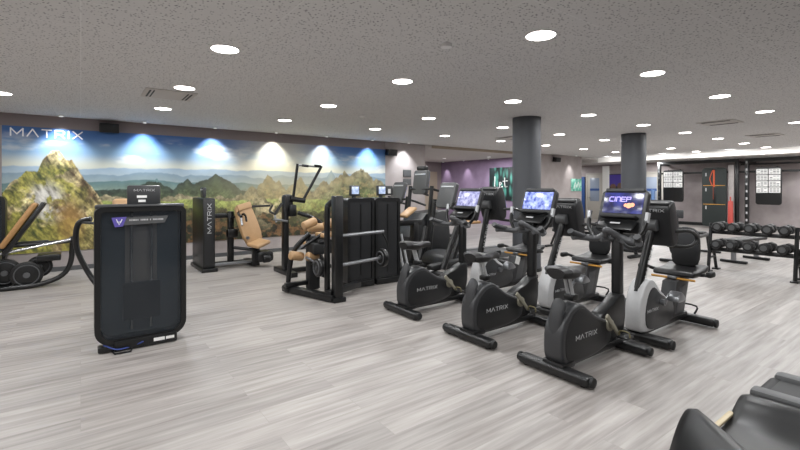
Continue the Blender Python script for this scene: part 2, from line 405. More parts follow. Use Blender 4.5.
# ------------------------------------------------------------------ mural painted as colour attribute
def vnoise(x, y, seed):
    rs = np.random.RandomState(seed); T = rs.rand(256, 256)
    xi = np.floor(x).astype(int); yi = np.floor(y).astype(int); fx = x-xi; fy = y-yi
    fx = fx*fx*(3-2*fx); fy = fy*fy*(3-2*fy)
    a = T[xi % 256, yi % 256]; b = T[(xi+1) % 256, yi % 256]; c = T[xi % 256, (yi+1) % 256]; d = T[(xi+1) % 256, (yi+1) % 256]
    return (a*(1-fx)+b*fx)*(1-fy)+(c*(1-fx)+d*fx)*fy
def fbm(x, y, seed, o=5):
    s = 0; a = .5; t = 0
    for i in range(o):
        s = s+a*vnoise(x*2**i+17*i, y*2**i+9*i, seed+i); t += a; a *= .55
    return s/t
def lin(h): return np.array(srgb(h)[:3])
def build_mural():
    x0, x1, z0, z1 = -1.05, 6.62, .35, 2.5
    nx, nz = 960, 290
    X, Z = np.meshgrid(np.linspace(x0, x1, nx), np.linspace(z0, z1, nz))
    def mix(a, b, t): return a*(1-t[..., None])+b*t[..., None]
    one = np.ones_like(X)
    def ss(a, b, v): t = np.clip((v-a)/(b-a), 0, 1); return t*t*(3-2*t)
    # sky
    c = mix(one[..., None]*lin('#c9cdc0'), lin('#7ea7cc'), ss(1.85, 2.12, Z))
    c = mix(c, lin('#2f66a8'), ss(2.1, 2.42, Z))
    cl = fbm(X*1.3, Z*4, 3); c = mix(c, lin('#e8e6dc'), ss(.5, .72, cl)*.55*ss(1.7, 1.9, Z)*(1-ss(2.2, 2.5, Z)))
    c = mix(c, lin('#f0e6c4'), np.exp(-((X-3.7)/.9)**2)*ss(1.6, 1.9, Z)*.6)     # sun glow by the spire
    dk = fbm(X*2, Z*5, 31); c = mix(c, lin('#4d5a68'), ss(.55, .7, dk)*np.exp(-((X-2.95)/.5)**2)*ss(2.15, 2.3, Z)*.8)
    # far haze ranges
    def ridge(base, peaks, amp, fr, seed):
        h = base+amp*(fbm(X[0]*fr, X[0]*0, seed)-.5)*2
        for (px, ph, pw, sh) in peaks:
            h = np.maximum(h, ph-np.abs((X[0]-px)/pw)**sh*(ph-z0*0-.35)+amp*1.6*(fbm(X[0]*fr*2, X[0]*0+4, seed+5)-.5)+.05*(fbm(X[0]*22, X[0]*0+4, seed+6)-.5))
        return h
    def layer(c, h, top, bot, span, nz_amt=.3, fr=6, seed=1, soft=.012, hue=None, hamt=0):
        hh = np.broadcast_to(h, X.shape)
        m = ss(-soft, soft, hh-Z)
        t = np.clip((hh-Z)/span, 0, 1)
        n = fbm(X*fr, Z*fr, seed); col = mix(one[..., None]*lin(top), lin(bot), t)
        col = col*(1+nz_amt*(n-.5)*2.6)[..., None]
        if hue is not None:
            n2 = fbm(X*fr*.6+5, Z*fr*.8, seed+9); col = mix(col, lin(hue)*(0.7+.6*n)[..., None], ss(.47, .6, n2)*hamt*np.clip(t*1.6, 0, 1))
        return mix(c, np.clip(col, 0, 1), m)
    c = layer(c, ridge(1.83, [], .05, 2.2, 11), '#93abc0', '#a9b9bb', .25, .08)
    c = layer(c, ridge(1.72, [(5.0, 1.86, .9, 1.1)], .09, 1.8, 12), '#7892a2', '#a3b0a8', .3, .12)
    c = layer(c, ridge(1.56, [(1.2, 1.66, .8, 1.1)], .09, 1.6, 14), '#54787c', '#8b9a82', .3, .2, 8)
    c = layer(c, ridge(1.40, [(2.28, 1.74, 1.9, 1.15), (1.15, 1.6, 1.7, 1.2), (1.75, 1.62, 1.2, 1.2)], .07, 3, 21), '#2e3c34', '#5e6c3c', .5, .6, 11, 2)
    c = layer(c, ridge(1.3, [(5.85, 1.94, 1.7, 1.3), (5.35, 1.84, 1.2, 1.4), (6.35, 1.76, 1.2, 1.1), (4.8, 1.62, 1.1, 1.2)], .12, 4, 41), '#8a8062', '#5d6b3a', .55, .8, 9, 4, hue='#a89460', hamt=.6)
    c = layer(c, ridge(1.2, [(3.4, 1.72, .7, 1.5), (3.66, 1.6, .7, 1.3), (3.05, 1.5, .8, 1.4), (4.15, 1.68, .9, 1.4)], .12, 5, 51), '#77704f', '#7c7440', .5, .7, 10, 6, hue='#a88c50', hamt=.5)
    # meadows
    c = layer(c, ridge(1.22, [], .1, 1.4, 61), '#8e9a4a', '#4f5a24', .75, .7, 7, 7, hue='#b9a64a', hamt=.8)
    c = layer(c, ridge(.95, [(3.3, 1.25, 1.2, 1.3), (2.2, 1.1, 1.2, 1.4), (5.7, 1.35, 1.6, 1.3)], .16, 2.2, 71), '#4a4c26', '#262812', .5, 1.1, 15, 8, hue='#7d5730', hamt=.7)
    bl = fbm(X*5, Z*5, 77); w = np.exp(-((X-3.6)/.5)**2-((Z-1.05)/.35)**2); c = mix(c, lin('#d8c89a'), ss(.45, .6, bl)*w)
    fg = fbm(X*26, Z*26, 111, 4); c = c*(1+1.4*(fg-.5)*(Z < 1.45))[..., None]
    hz = np.exp(-((X-3.9)/1.3)**2-((Z-1.5)/.5)**2); c = mix(c, lin('#d3c49a'), hz*.38)
    # big crag at the left
    hx = X[0]
    pr = np.interp(hx, [-1.05, -.95, -.75, -.6, -.5, -.42, -.3, -.22, -.12, 0, .15, .35, .5], [1.35, 1.55, 1.75, 1.72, 2.0, 2.1, 2.13, 1.98, 1.96, 1.72, 1.5, 1.15, .7])
    pr = pr+.07*(fbm(hx*9, hx*0, 81)-.5)+.04*(fbm(hx*30, hx*0, 82)-.5)
    hh = np.broadcast_to(pr, X.shape); m = ss(-.01, .01, hh-Z)*(X < .52)
    n = fbm(X*7, Z*5, 91); n2 = fbm(X*18+Z*8, Z*9, 92, 4)
    lit = ss(.38, .62, fbm(X*5+Z*1.8, Z*2.2, 95))
    rock = mix(one[..., None]*lin('#6a5434'), lin('#d9c78e'), np.clip(lit*.75+(n2-.4)*1.2, 0, 1))
    n3 = fbm(X*40+Z*14, Z*26, 93, 4); fc = fbm(X*9-Z*7, Z*3+X*2, 94, 4)
    rock = rock*(.75+.9*(n2-.35))[..., None]*(1+1.5*(n3-.5))[..., None]*(.62+.75*ss(.4, .56, fc))[..., None]
    grass = mix(one[..., None]*lin('#3e4a1c'), lin('#c2b84a'), np.clip((n2-.25)*1.8, 0, 1))
    grass = grass*(1+1.6*(n3-.5))[..., None]
    gm = ss(.45, .58, fbm(X*3+3, Z*3, 97)+.18*(1.55-Z))*(1-ss(1.75, 2.0, Z))*(1-.6*ss(-.2, .1, X))
    col = mix(rock, grass, gm)
    bw = np.exp(-(((X+.48)/.22)**2+((Z-1.22)/.3)**2)**1.5); bo = mix(one[..., None]*lin('#6d675c'), lin('#e6e2d8'), np.clip((n2-.2)*1.9, 0, 1))
    col = mix(col, bo, np.clip(bw*1.4, 0, 1)*ss(.4, .5, n))
    bw = np.exp(-(((X+.15)/.2)**2+((Z-.85)/.4)**2)**1.5); col = mix(col, lin('#b58a3c')*(0.5+n2)[..., None], np.clip(bw, 0, 1)*.7)
    c = mix(c, np.clip(col, 0, 1), m)
    g_ = c.mean(-1, keepdims=True); c = np.clip((g_+(c-g_)*.9)*.9, 0, 1)
    me = bpy.data.meshes.new('mural')
    vs = np.stack([X, np.full_like(X, YM-.02), Z], -1).reshape(-1, 3)
    idx = np.arange(nx*nz).reshape(nz, nx)
    fs = np.stack([idx[:-1, :-1], idx[:-1, 1:], idx[1:, 1:], idx[1:, :-1]], -1).reshape(-1, 4)
    me.vertices.add(len(vs)); me.vertices.foreach_set('co', vs.astype(np.float32).ravel())
    me.loops.add(fs.size); me.loops.foreach_set('vertex_index', fs.astype(np.int32).ravel())
    me.polygons.add(len(fs)); me.polygons.foreach_set('loop_start', (np.arange(len(fs))*4).astype(np.int32))
    me.update(calc_edges=True)
    at = me.color_attributes.new('paint', 'FLOAT_COLOR', 'POINT')
    at.data.foreach_set('color', np.concatenate([c, np.ones(X.shape+(1,))], -1).astype(np.float32).ravel())
    m, nt, b = node_mat('mural_print')
    a = nt.nodes.new('ShaderNodeVertexColor'); a.layer_name = 'paint'
    nt.links.new(a.outputs['Color'], b.inputs['Base Color']); b.inputs['Roughness'].default_value = .6
    me.materials.append(m)
    root = thing('wall_mural', 'wide mountain landscape mural printed along the left wall with white lettering', 'mural', (0, 0, 0))
    o = bpy.data.objects.new('printed_panel', me); COL.objects.link(o); o.parent = root
    g = lettering('MATRIX', .125, .15, .42, .01, 1.0); place(g, (-.46, YM-.022, 2.40), (0, 0, 0))
    obj('lettering', g, 'logo_white', root)
build_mural()

# ------------------------------------------------------------------ ceiling lights
def area(name, loc, size, power, color=(.98, .99, 1), rot=(0, 0, 0), shape='DISK'):
    l = bpy.data.lights.new(name, 'AREA'); l.shape = shape; l.size = size; l.energy = power; l.color = color
    o = bpy.data.objects.new(name, l); COL.objects.link(o); o.location = loc; o.rotation_euler = rot
    return o
lt = None
for i in range(-2, 9):
    for j, y in enumerate((.27, 2.17, 4.06, 5.93, 7.68)):
        x = 1.04+1.98*i
        if x < -3.5: continue
        if i == -1 and j == 4: x = -.85
        if lt is None:
            lt = thing('ceiling_light', None, 'ceiling light', (x, y, CEIL))
            obj('trim_ring', G().torus((0, 0, -.004), .118, .007), 'lamp_trim', lt)
            obj('diffuser', G().cyl((0, 0, -.005), .115, .012), 'lamp', lt); t = lt
        else: t = dup(lt, (x, y, CEIL))
        t['label'] = 'round glowing recessed ceiling light of the regular grid'
        t['group'] = 'round recessed ceiling lights'
        area('light_source', (x, y, CEIL-.02), .24, 22)
# smaller lamps in the annex
for k, (x, y) in enumerate(((11.6, 12.8), (12.4, 11.2), (9.8, 13.2))):
    t = thing('small_downlight', 'small recessed downlight in the annex ceiling beyond the opening', 'downlight', (x, y, 2.635), group='annex downlights')
    obj('trim_ring', G().torus((0, 0, 0), .07, .006), 'lamp_trim', t); obj('diffuser', G().cyl((0, 0, -.003), .066, .01), 'spot_core', t)
    area('light_source', (x, y, 2.6), .15, 45)
area('light_source', (18.4, 3, 2.5), .3, 60); area('light_source', (18.4, 8, 2.5), .3, 60); area('light_source', (18.4, 12, 2.5), .3, 40)
area('light_source', (18.4, -1.5, 2.5), .3, 40)
for y in (-1, 1, 3, 5, 7, 9):  # added fill spots without fixtures, brightening the white bulkhead face; no cove here
    l = bpy.data.lights.new('bulkhead_fill_spot', 'SPOT'); l.energy = 14; l.spot_size = R(160); l.spot_blend = 1; l.shadow_soft_size = .02
    o = bpy.data.objects.new('bulkhead_fill_spot', l); COL.objects.link(o); o.location = (16.75, y, 2.64); o.rotation_euler = (0, R(-90), 0)
# wall-washing spots
def spot(loc, target, power, ang=62, color=(.93, .96, 1), blend=.9):
    l = bpy.data.lights.new('wall_spot', 'SPOT'); l.energy = power; l.spot_size = R(ang); l.spot_blend = blend; l.color = color; l.shadow_soft_size = .02
    o = bpy.data.objects.new('wall_spot', l); COL.objects.link(o); o.location = loc
    d = Vector(target)-Vector(loc); o.rotation_euler = d.to_track_quat('-Z', 'Y').to_euler()
sp0 = None
def fixture(x, y, z, label, group):
    global sp0
    if sp0 is None:
        sp0 = thing('wall_washer', label, 'spotlight', (x, y, z))
        obj('housing', G().cyl((0, 0, -.012), .045, .024, n=20, bev=.004), 'white', sp0)
        obj('lens', G().cyl((0, 0, -.026), .03, .006, n=16), 'spot_core', sp0); t = sp0
    else: t = dup(sp0, (x, y, z), label=label)
    t['label'] = label; t['group'] = group
for k, x in enumerate((-.27, .97, 2.22, 3.51, 4.75, 6.05, 7.23)):
    warm = k in (3, 4)
    fixture(x, YM-.27, CEIL, 'tiny ceiling spotlight washing the left wall with a cone of light', 'spots along the left wall')
    spot((x, YM-.27, CEIL-.04), (x, YM, 1.55), 105, 92, (1, .96, .82) if warm else (.92, .96, 1))
fixture(15.3, YM-.3, CEIL, 'tiny ceiling spotlight shining beside the teal picture', None); sp_b = None
spot((15.3, YM-.3, CEIL-.04), (15.3, YM, 1.5), 60, 62, (1, 1, 1))
for y in (13.3, 14.6, 11.9):
    t_ = dup(sp0, (13.15, y, 2.64), label='tiny ceiling spotlight in front of the purple annex wall'); t_['group'] = 'spots along the purple wall'
    spot((13.15, y, 2.6), (13.4, y, 1.5), 40, 60, (1, .97, 1))

# vents, detectors
def vent(x, y, label, w=.6):
    t = thing('ceiling_vent', label, 'vent', (x, y, CEIL))
    obj('vent_frame', G().box((0, 0, -.006), (w, w, .012), .004), 'ceil_plain', t)
    g = G()
    for s in (-1, 1): g.box((s*w*.4, 0, -.014), (.02, w*.75, .006)); g.box((s*w*.33, 0, -.014), (.015, w*.75, .006))
    obj('vent_slot', g, 'black_matte', t)
vent(.95, 6.5, 'square ceiling air vent with dark slots above the left machines')
vent(9.8, 3.05, 'flat ceiling air vent with dark slots over the dumbbell rack')
vent(13.0, 3.15, 'flat ceiling air vent nearest the suspension rig')
vent(8.6, 7.0, 'square ceiling air vent near the grey column')
tag(obj('smoke_detector', G().cyl((0, 0, -.015), .05, .03, bev=.008), 'lamp_trim', loc=(2.56, 2.8, CEIL)), 'small white smoke detector on ceiling between two round lights', 'detector')
tag(obj('smoke_detector', G().cyl((0, 0, -.015), .05, .03, bev=.008), 'lamp_trim', loc=(3.9, 6.4, CEIL)), 'small white smoke detector on ceiling toward the mural', 'detector')

# columns
for (px, py, r, lab) in ((6.41, 4.90, .245, 'dark grey round column nearer the camera, left of the two'), (10.31, 4.89, .26, 'dark grey round column farther back, right of the two')):
    t = thing('column', lab, 'column', (px, py, 0))
    obj('shaft', G().cyl((0, 0, CEIL/2), r, CEIL, n=48), 'column', t)
    obj('base_ring', G().cyl((0, 0, .03), r+.012, .06, n=48), 'black_matte', t)

# wall speakers
def speaker(loc, rz, lab):
    t = thing('wall_speaker', lab, 'speaker', loc, rz)
    obj('cabinet', G().box((0, -.12, 0), (.30, .16, .17), .012, rot=(R(8), 0, 0)), 'black', t)
    obj('grille', G().box((0, -.203, -.012), (.26, .008, .13), .003, rot=(R(8), 0, 0)), 'black_matte', t)
    obj('bracket', G().box((0, -.02, .0), (.06, .05, .06), .004), 'black', t)
speaker((.42, YM, 2.56), 0, 'black wall speaker above the mural beside the white lettering')
speaker((6.75, YM, 2.42), 0, 'black wall speaker at the right end of the mural')
speaker((14.3, YM, 2.52), 0, 'black wall speaker right of the nearer column')

# pictures and signs
t = thing('teal_picture', 'small teal and white picture on the far wall by the blue panel', 'picture', (15.75, YM, 1.58))
obj('picture_panel', G().box((0, -.015, 0), (.7, .03, .48), .004), 'teal_pic', t)
g = G();
for a, b in (((-.2, -.15), (-.1, .1)), ((-.1, .1), (0, -.1)), ((0, -.1), (.12, .12)), ((.12, .12), (.2, -.1))): g.tube([(a[0], -.033, a[1]), (b[0], -.033, b[1])], .012, 6)
obj('picture_marks', g, 'white', t)
t = thing('leaf_picture', 'large dark green leaf print with white script on the purple wall', 'picture', (13.4, 11.4, 1.62))
obj('print_panel', G().box((-.015, 0, 0), (.03, 1.3, 1.3), .004), 'leaf_print', t)
g = G(); g.tube([(-.035, .35, .3), (-.035, .35, -.15), (-.035, .2, -.12)], .02, 6, 4)
g.tube([(-.035, .12, -.1), (-.035, .02, .02), (-.035, .1, .06), (-.035, .1, -.12), (-.035, -.05, -.1)], .017, 6, 4)
g.tube([(-.035, -.15, .25), (-.035, -.16, -.1), (-.035, -.28, -.1)], .017, 6, 4); g.tube([(-.035, -.05, .1), (-.035, -.3, .12)], .015, 6)
obj('script', g, 'white', t)
for z, h, lab in ((1.87, .2, 'upper'), (1.63, .17, 'lower')):
    t = thing('wall_notice', lab+' grey framed notice on the wall right of the mural', 'notice', (7.37, YM, z))
    obj('notice_frame', G().box((0, -.01, 0), (.28, .02, h), .004), 'hood_grey', t)
    obj('notice_sheet', G().box((0, -.022, 0), (.24, .005, h-.05)), 'mid_grey', t)
# blue panel, banner, dark picture in the far alcove
struct('door_4', G().box((XBK-.04, 11.68, 1.0), (.06, .36, 2.0), .01), 'blue_paint')
t = thing('roll_up_banner', 'tall white roll-up banner left of the purple screen', 'banner', (18.3, 9.85, 0))
obj('banner_sheet', G().box((0, 0, 1.24), (.012, .30, 2.34)), 'white', t); obj('banner_base', G().box((0, 0, .04), (.2, .4, .08), .02), 'steel', t)
t = thing('purple_screen', 'purple and brown lit screen hanging on the far wall behind the column', 'screen', (XBK, 9.9, 1.72))
obj('screen_case', G().box((-.03, 0, 0), (.06, 1.0, .75), .01), 'black', t)
obj('screen_face', G().box((-.064, 0, .08), (.008, .94, .52)), mat('scr_purple', '#2d2358', .4, emis='#352a6e', estr=.5), t)
g = G(); g.cyl((-.07, .22, -.2), .13, .01, 'x'); g.cyl((-.07, -.12, -.17), .15, .01, 'x'); obj('screen_picture', g, 'skin_far', t)

# ------------------------------------------------------------------ upright bike
def upright(loc, label, scr, text=None):
    t = thing('upright_bike', label, 'exercise bike', loc)
    b = obj('rear_stabilizer', G().box((0, 0, .05), (.105, .62, .07), .022, seg=3), 'black', t)
    for s in (-1, 1): obj('end_cap', G().cyl((0, s*.318, .05), .038, .03, 'y', n=18, bev=.008), 'black_matte', b)
    for s in (-1, 1): obj('foot_pad', G().cyl((0, s*.25, .009), .025, .018), 'rubber', b)
    f = obj('front_stabilizer', G().box((.97, 0, .05), (.105, .56, .07), .022, seg=3), 'black', t)
    for s in (-1, 1): obj('end_cap', G().cyl((.97, s*.288, .05), .038, .03, 'y', n=18, bev=.008), 'black_matte', f)
    obj('base_beam', G().box((.49, 0, .085), (.94, .13, .06), .015).box((.06, 0, .085), (.17, .2, .05), .02), 'black', t)
    prof = smooth_poly([(-.075, .14), (-.095, .29), (-.07, .42), (.01, .515), (.11, .565), (.21, .57), (.30, .52), (.44, .435), (.60, .375), (.69, .32), (.70, .22), (.64, .145), (.40, .1), (.05, .095)], 3)
    prof = [(x*.93+.065, z*.96-.018) for x, z in prof]
    s_ = obj('flywheel_shroud', G().prism(prof, -.085, .085, .022, seg=3), 'shroud', t)
    cx, cz = .33, .27
    ins = [(cx+(x-cx)*.86, cz+(z-cz)*.86) for x, z in prof]
    obj('shroud_panel', G().prism(ins, -.089, .089, .004), 'shroud_dark', s_)
    g = lettering('MATRIX', .036, .13, .45, .003, 1.1); place(g, (.31, -.0905, .275), (0, 0, 0)); obj('logo', g, 'logo_grey', s_)
    rim = [(-.03, .13), (-.095, .29), (-.065, .42), (.02, .525), (.13, .575)]
    obj('shroud_rim', G().tube([(x*.93+.065, 0, z*.96-.018) for x, z in rim], .06, 12, 4, flat=1).xf(Matrix.Scale(.35, 4, Vector((1, 0, 0)))).xf(Matrix.Translation((.01, 0, 0))), 'dark_grey', s_)
    # frame fairing round the crank and up to the mast
    fair = smooth_poly([(.6, .12), (.58, .33), (.68, .4), (.8, .44), (.92, .5), (1.01, .47), (1.0, .22), (.9, .13)], 3)
    obj('crank_fairing', G().prism(fair, -.06, .06, .02), 'black', t)
    c = obj('crank', G().cyl((.66, 0, .29), .05, .22, 'y', n=20, bev=.006).box((.615, -.125, .335), (.17, .022, .045), .014, rot=(0, R(45), 0)).box((.705, .125, .245), (.17, .022, .035), .01, rot=(0, R(45), 0)), 'pedal_beige', t)
    for s, (x, z) in ((-1, (.56, .40)), (1, (.76, .19))):
        pass
    p = obj('pedal', G().box((.735, -.19, .20), (.12, .09, .022), .008), 'black', t)
    obj('pedal_strap', G().tube([(.72, -.235, .205), (.72, -.225, .245), (.72, -.155, .245), (.72, -.145, .205)], .006, 6, 3), mat('strap_%d' % int(loc[1]*100), '#6e6748', .6), p)
    obj('crank_arm', G().box((.695, -.13, .25), (.15, .02, .035), .01, rot=(0, R(48), 0)), 'pedal_beige', p)
    p = obj('pedal', G().box((.57, .19, .40), (.12, .09, .022), .008), 'black', t)
    # seat
    sp = obj('seat_post', G().tube([(.24, -.022, .55), (.17, -.022, .76)], .014, 10).tube([(.24, .022, .55), (.17, .022, .76)], .014, 10), 'silver', t)
    obj('post_collar', G().box((.235, 0, .575), (.09, .09, .05), .015), 'black', sp)
    sh = []
    xs = [.02, .06, .14, .22, .30, .38, .43]; ws = [.08, .13, .14, .10, .055, .038, .015]; zs = [.80, .81, .80, .79, .795, .795, .78]
    vs = []; fs = []; n = 14
    for x, w, z in zip(xs, ws, zs):
        for k in range(n):
            a = 2*PI*k/n; vs.append((x, w*math.cos(a), z+(.034 if math.sin(a) > 0 else .065)*math.sin(a)*(.6+.4*w/.12)))
    for i in range(len(xs)-1):
        for k in range(n): fs.append((i*n+k, i*n+(k+1) % n, (i+1)*n+(k+1) % n, (i+1)*n+k))
    fs.append(tuple(range(n))); fs.append(tuple(range(len(xs)*n-n, len(xs)*n)))
    obj('saddle', G().add(vs, fs), 'vinyl_black', t)
    # mast
    obj('mast', G().box((.975, 0, .75), (.075, .085, .66), .014), 'black', t)
    obj('bottle_holder', G().cyl((.90, 0, .72), .042, .12, n=16, r2=.048), 'black_matte', t) if False else None
    # console: group tilted
    T = Matrix.Translation((1.02, 0, 1.075)) @ Euler((0, R(20), 0)).to_matrix().to_4x4()
    def at(g): return g.xf(T)
    con = obj('console', at(G().prism(rrect(.43, .40, .03, 5, 0, .17), -.03, .025, .01, plane='yz')), 'shroud_dark', t)
    obj('console_hood', at(G().prism(rrect(.36, .035, .015, 5, 0, .375), -.045, .03, .008, plane='yz')), 'dark_grey', con)
    obj('screen', at(G().box((-.032, 0, .25), (.006, .365, .20), .002)), scr, con)
    obj('reading_shelf', at(G().box((-.065, 0, .105), (.08, .33, .03), .012)), 'black_matte', con)
    obj('keypad', at(G().box((-.09, 0, .02), (.02, .34, .13), .008, rot=(0, R(35), 0))), 'black', con)
    obj('keypad_label', at(G().box((-.105, .0, .035), (.004, .09, .018), rot=(0, R(35), 0))), 'logo_grey', con)
    obj('console_back', at(G().box((.05, 0, .13), (.08, .26, .26), .03)), 'dark_grey', con)
    if text:
        g = lettering('CINEP', .042, .17, .26, .002, 1.0)
        g.xf(Euler((0, 0, -PI/2)).to_matrix().to_4x4()); g.xf(Matrix.Translation((-.036, .03, .285))); obj('screen_text', at(g), 'screen_text', con)
        g = G().cyl((-.036, -.06, .225), .025, .003, 'x').cyl((-.036, -.09, .232), .02, .003, 'x').cyl((-.036, -.03, .228), .016, .003, 'x')
        obj('screen_picture', at(g), 'screen_orange', con)
    # handlebars
    h = obj('handlebar', G().tube([(.74, .30, 1.0), (.80, .27, 1.0), (.9, .17, .99), (.88, .06, 1.03), (.78, 0, 1.09), (.88, -.06, 1.03), (.9, -.17, .99), (.80, -.27, 1.0), (.74, -.30, 1.0)], .028, 12, 5)
            .tube([(.98, 0, 1.0), (.87, .1, .99)], .022, 10).tube([(.98, 0, 1.0), (.87, -.1, .99)], .022, 10), 'mid_grey', t)
    for s in (-1, 1):
        gr = obj('grip', G().tube([(.84, s*.245, 1.0), (.73, s*.295, 1.04), (.70, s*.30, 1.06)], .030, 12, 4), 'dark_grey', h)
        hn = obj('side_horn', G().tube([(.90, s*.18, 1.0), (.93, s*.25, 1.1), (.98, s*.265, 1.24)], .019, 10, 4), 'black', h)
        obj('horn_tip', G().tube([(.955, s*.262, 1.16), (.975, s*.268, 1.245)], .021, 10), 'silver', hn)
    return t
YB = (2.02, 2.96, 4.03)
upright((2.98, YB[0], 0), 'nearest upright exercise bike, its lit screen showing large letters', 'screen_dark', True)
upright((2.99, YB[1], 0), 'middle upright exercise bike with a bright blue mountain screen', 'screen_blue')
upright((2.99, YB[2], 0), 'farthest upright exercise bike of the row, with a pale lilac screen', 'screen_lilac')

# ------------------------------------------------------------------ recumbent bike (local: x from front foot 0 to rear foot 1.05)
def recumbent(loc, label, lift=0, mast_lean=.42):
    t = thing('recumbent_bike', label, 'exercise bike', loc)
    for nm, x, L in (('front_stabilizer', 0, .62), ('rear_stabilizer', 1.05, .62)):
        b = obj(nm, G().box((x, 0, .055), (.115, L, .08), .025, seg=3), 'black', t)
        for s in (-1, 1): obj('end_cap', G().cyl((x, s*(L/2+.005), .05), .042, .03, 'y', n=18, bev=.008), 'black_matte', b)
    obj('base_beam', G().box((.52, 0, .10), (1.0, .13, .07), .02), 'black', t)
    body = smooth_poly([(-.06, .12), (-.08, .3), (.0, .5), (.1, .58), (.22, .56), (.33, .46), (.46, .38), (.52, .28), (.5, .14), (.3, .09), (.08, .09)], 3)
    obj('front_fairing', G().prism(body, -.075, .075, .02, seg=3), 'body_silver', t)
    inner = smooth_poly([(.06, .13), (.02, .28), (.09, .45), (.2, .5), (.32, .42), (.47, .36), (.6, .3), (.6, .14), (.3, .095)], 3)
    s_ = obj('crank_panel', G().prism(inner, -.083, .083, .006), 'shroud', t)
    g = lettering('MATRIX', .026, .13, .45, .003, 1.1); place(g, (.15, -.085, .29), (0, 0, 0)); obj('logo', g, 'logo_grey', s_)
    c = obj('crank', G().cyl((.33, 0, .34), .03, .24, 'y').box((.37, -.12, .37), (.13, .02, .035), .01, rot=(0, R(-40), 0)).box((.29, .12, .31), (.13, .02, .035), .01, rot=(0, R(-40), 0)), 'steel', t)
    for s, x, z in ((-1, .41, .40), (1, .25, .28)):
        p = obj('pedal', G().prism(smooth_poly([(x-.08, z-.035), (x+.08, z-.035), (x+.05, z+.02), (x-.03, z+.055)], 3), s*.19-.05, s*.19+.05, .008), 'steel', c)
    # mast leaning toward the rider
    mx = mast_lean
    m_ = obj('mast', G().tube([(.02, 0, .46), (mx-.09, 0, 1.08+lift)], .042, 14, flat=.9), 'black', t)
    ang = math.atan2(.62+lift, mx-.11)
    g = lettering('MATRIX', .035, .16, .5, .003, 1.1)
    # letters run up the mast on its near side
    place(g, (.02+(mx-.11)*.45, -.044, .74+lift*.5), (0, -ang, 0)); obj('logo', g, 'logo_grey', m_)
    obj('mast_head', G().cyl((mx-.12, 0, 1.09+lift), .058, .13, 'y', n=20, bev=.01), 'hood_grey', t)
    h = obj('console_hood', G().prism(smooth_poly([(-.075, -.2), (-.1, 0), (-.085, .17), (-.03, .225), (.07, .215), (.085, 0), (.045, -.19)], 3), -.17, .17, .025, seg=3).xf(Matrix.Translation((mx, 0, 1.10+lift)) @ Euler((0, R(-14), 0)).to_matrix().to_4x4()), 'shroud_dark', t)
    TT = Matrix.Translation((mx, 0, 1.10+lift)) @ Euler((0, R(-14), 0)).to_matrix().to_4x4()
    obj('hood_top', G().box((.0, 0, .222), (.15, .31, .02), .008, rot=(0, R(8), 0)).xf(TT), 'hood_grey', h)
    g = lettering('MATRIX', .026, .16, .45, .003, 1.3)
    g.xf(Euler((0, 0, -PI/2)).to_matrix().to_4x4()); g.xf(Matrix.Translation((-.092, 0, .165)))
    obj('logo', g.xf(TT), 'logo_grey', h)
    obj('screen', G().box((.092, 0, .03), (.006, .30, .19), .002).xf(TT), 'screen_blue', h)
    for s in (-1, 1):
        obj('console_handle', G().tube([(mx+.02, s*.16, 1.03+lift), (mx+.2, s*.22, 1.03+lift), (mx+.34, s*.23, .98+lift), (mx+.34, s*.23, .91+lift), (mx+.2, s*.2, .87+lift), (mx+.02, s*.1, .89+lift)], .018, 10, 5), 'black', t)
    # seat tower
    tw = obj('seat_tower', G().prism([(.60, .12), (.72, .48), (.86, .51), (1.05, .51), (.9, .12)], -.075, .075, .02), 'shroud', t)
    obj('tower_panel', G().prism([(.68, .16), (.77, .42), (.9, .44), (.82, .16)], -.082, .082, .006), 'mid_grey', tw)
    obj('adjust_rail', G().box((.98, 0, .515), (.42, .09, .03), .008), 'steel', t)
    obj('seat', G().prism(smooth_poly([(.80, .53), (.82, .585), (.95, .585), (1.1, .60), (1.2, .62), (1.2, .56), (1.05, .53), (.9, .52)], 3), -.2, .2, .022, seg=3), 'vinyl_black', t)
    obj('adjust_lever', G().tube([(.80, -.21, .505), (.80, .21, .505)], .012, 8), 'orange', t)
    bk = smooth_poly([(-.12, 0), (-.135, .2), (-.1, .36), (0, .40), (.1, .36), (.135, .2), (.12, 0), (0, -.03)], 3)
    bt = Matrix.Translation((1.12, 0, .63)) @ Euler((0, R(8), 0)).to_matrix().to_4x4()
    obj('backrest', G().prism(bk, -.03, .03, .014, plane='yz').xf(bt), 'black_matte', t)
    obj('backrest_post', G().tube([(1.05, 0, .54), (1.17, 0, .57), (1.2, 0, .85)], .025, 10, 4), 'black', t)
    for s in (-1, 1):
        sh_ = obj('seat_handle', G().tube([(1.0, s*.1, .53), (1.0, s*.29, .55), (.92, s*.32, .58), (.82, s*.33, .585)], .019, 10, 4), 'black', t)
        obj('handle_grip', G().box((.85, s*.33, .585), (.12, .06, .06), .02), 'black_matte', sh_)
    obj('carry_handle', G().tube([(1.12, -.09, .09), (1.18, -.09, .16), (1.18, .09, .16), (1.12, .09, .09)], .01, 8, 3), 'black', t)
    return t
recumbent((4.27, 2.0, 0), 'nearest recumbent exercise bike, silver front fairing and rounded black backrest')
recumbent((4.29, 3.0, 0), 'middle recumbent exercise bike, facing the middle upright bike')
r3 = recumbent((4.30, 4.08, 0), 'farthest recumbent exercise bike with a taller upright mast, paper note on its tower', lift=.14, mast_lean=.3)
obj('paper_note', G().box((.72, -.09, .43), (.09, .004, .11), rot=(0, R(20), 0)), 'white', r3)

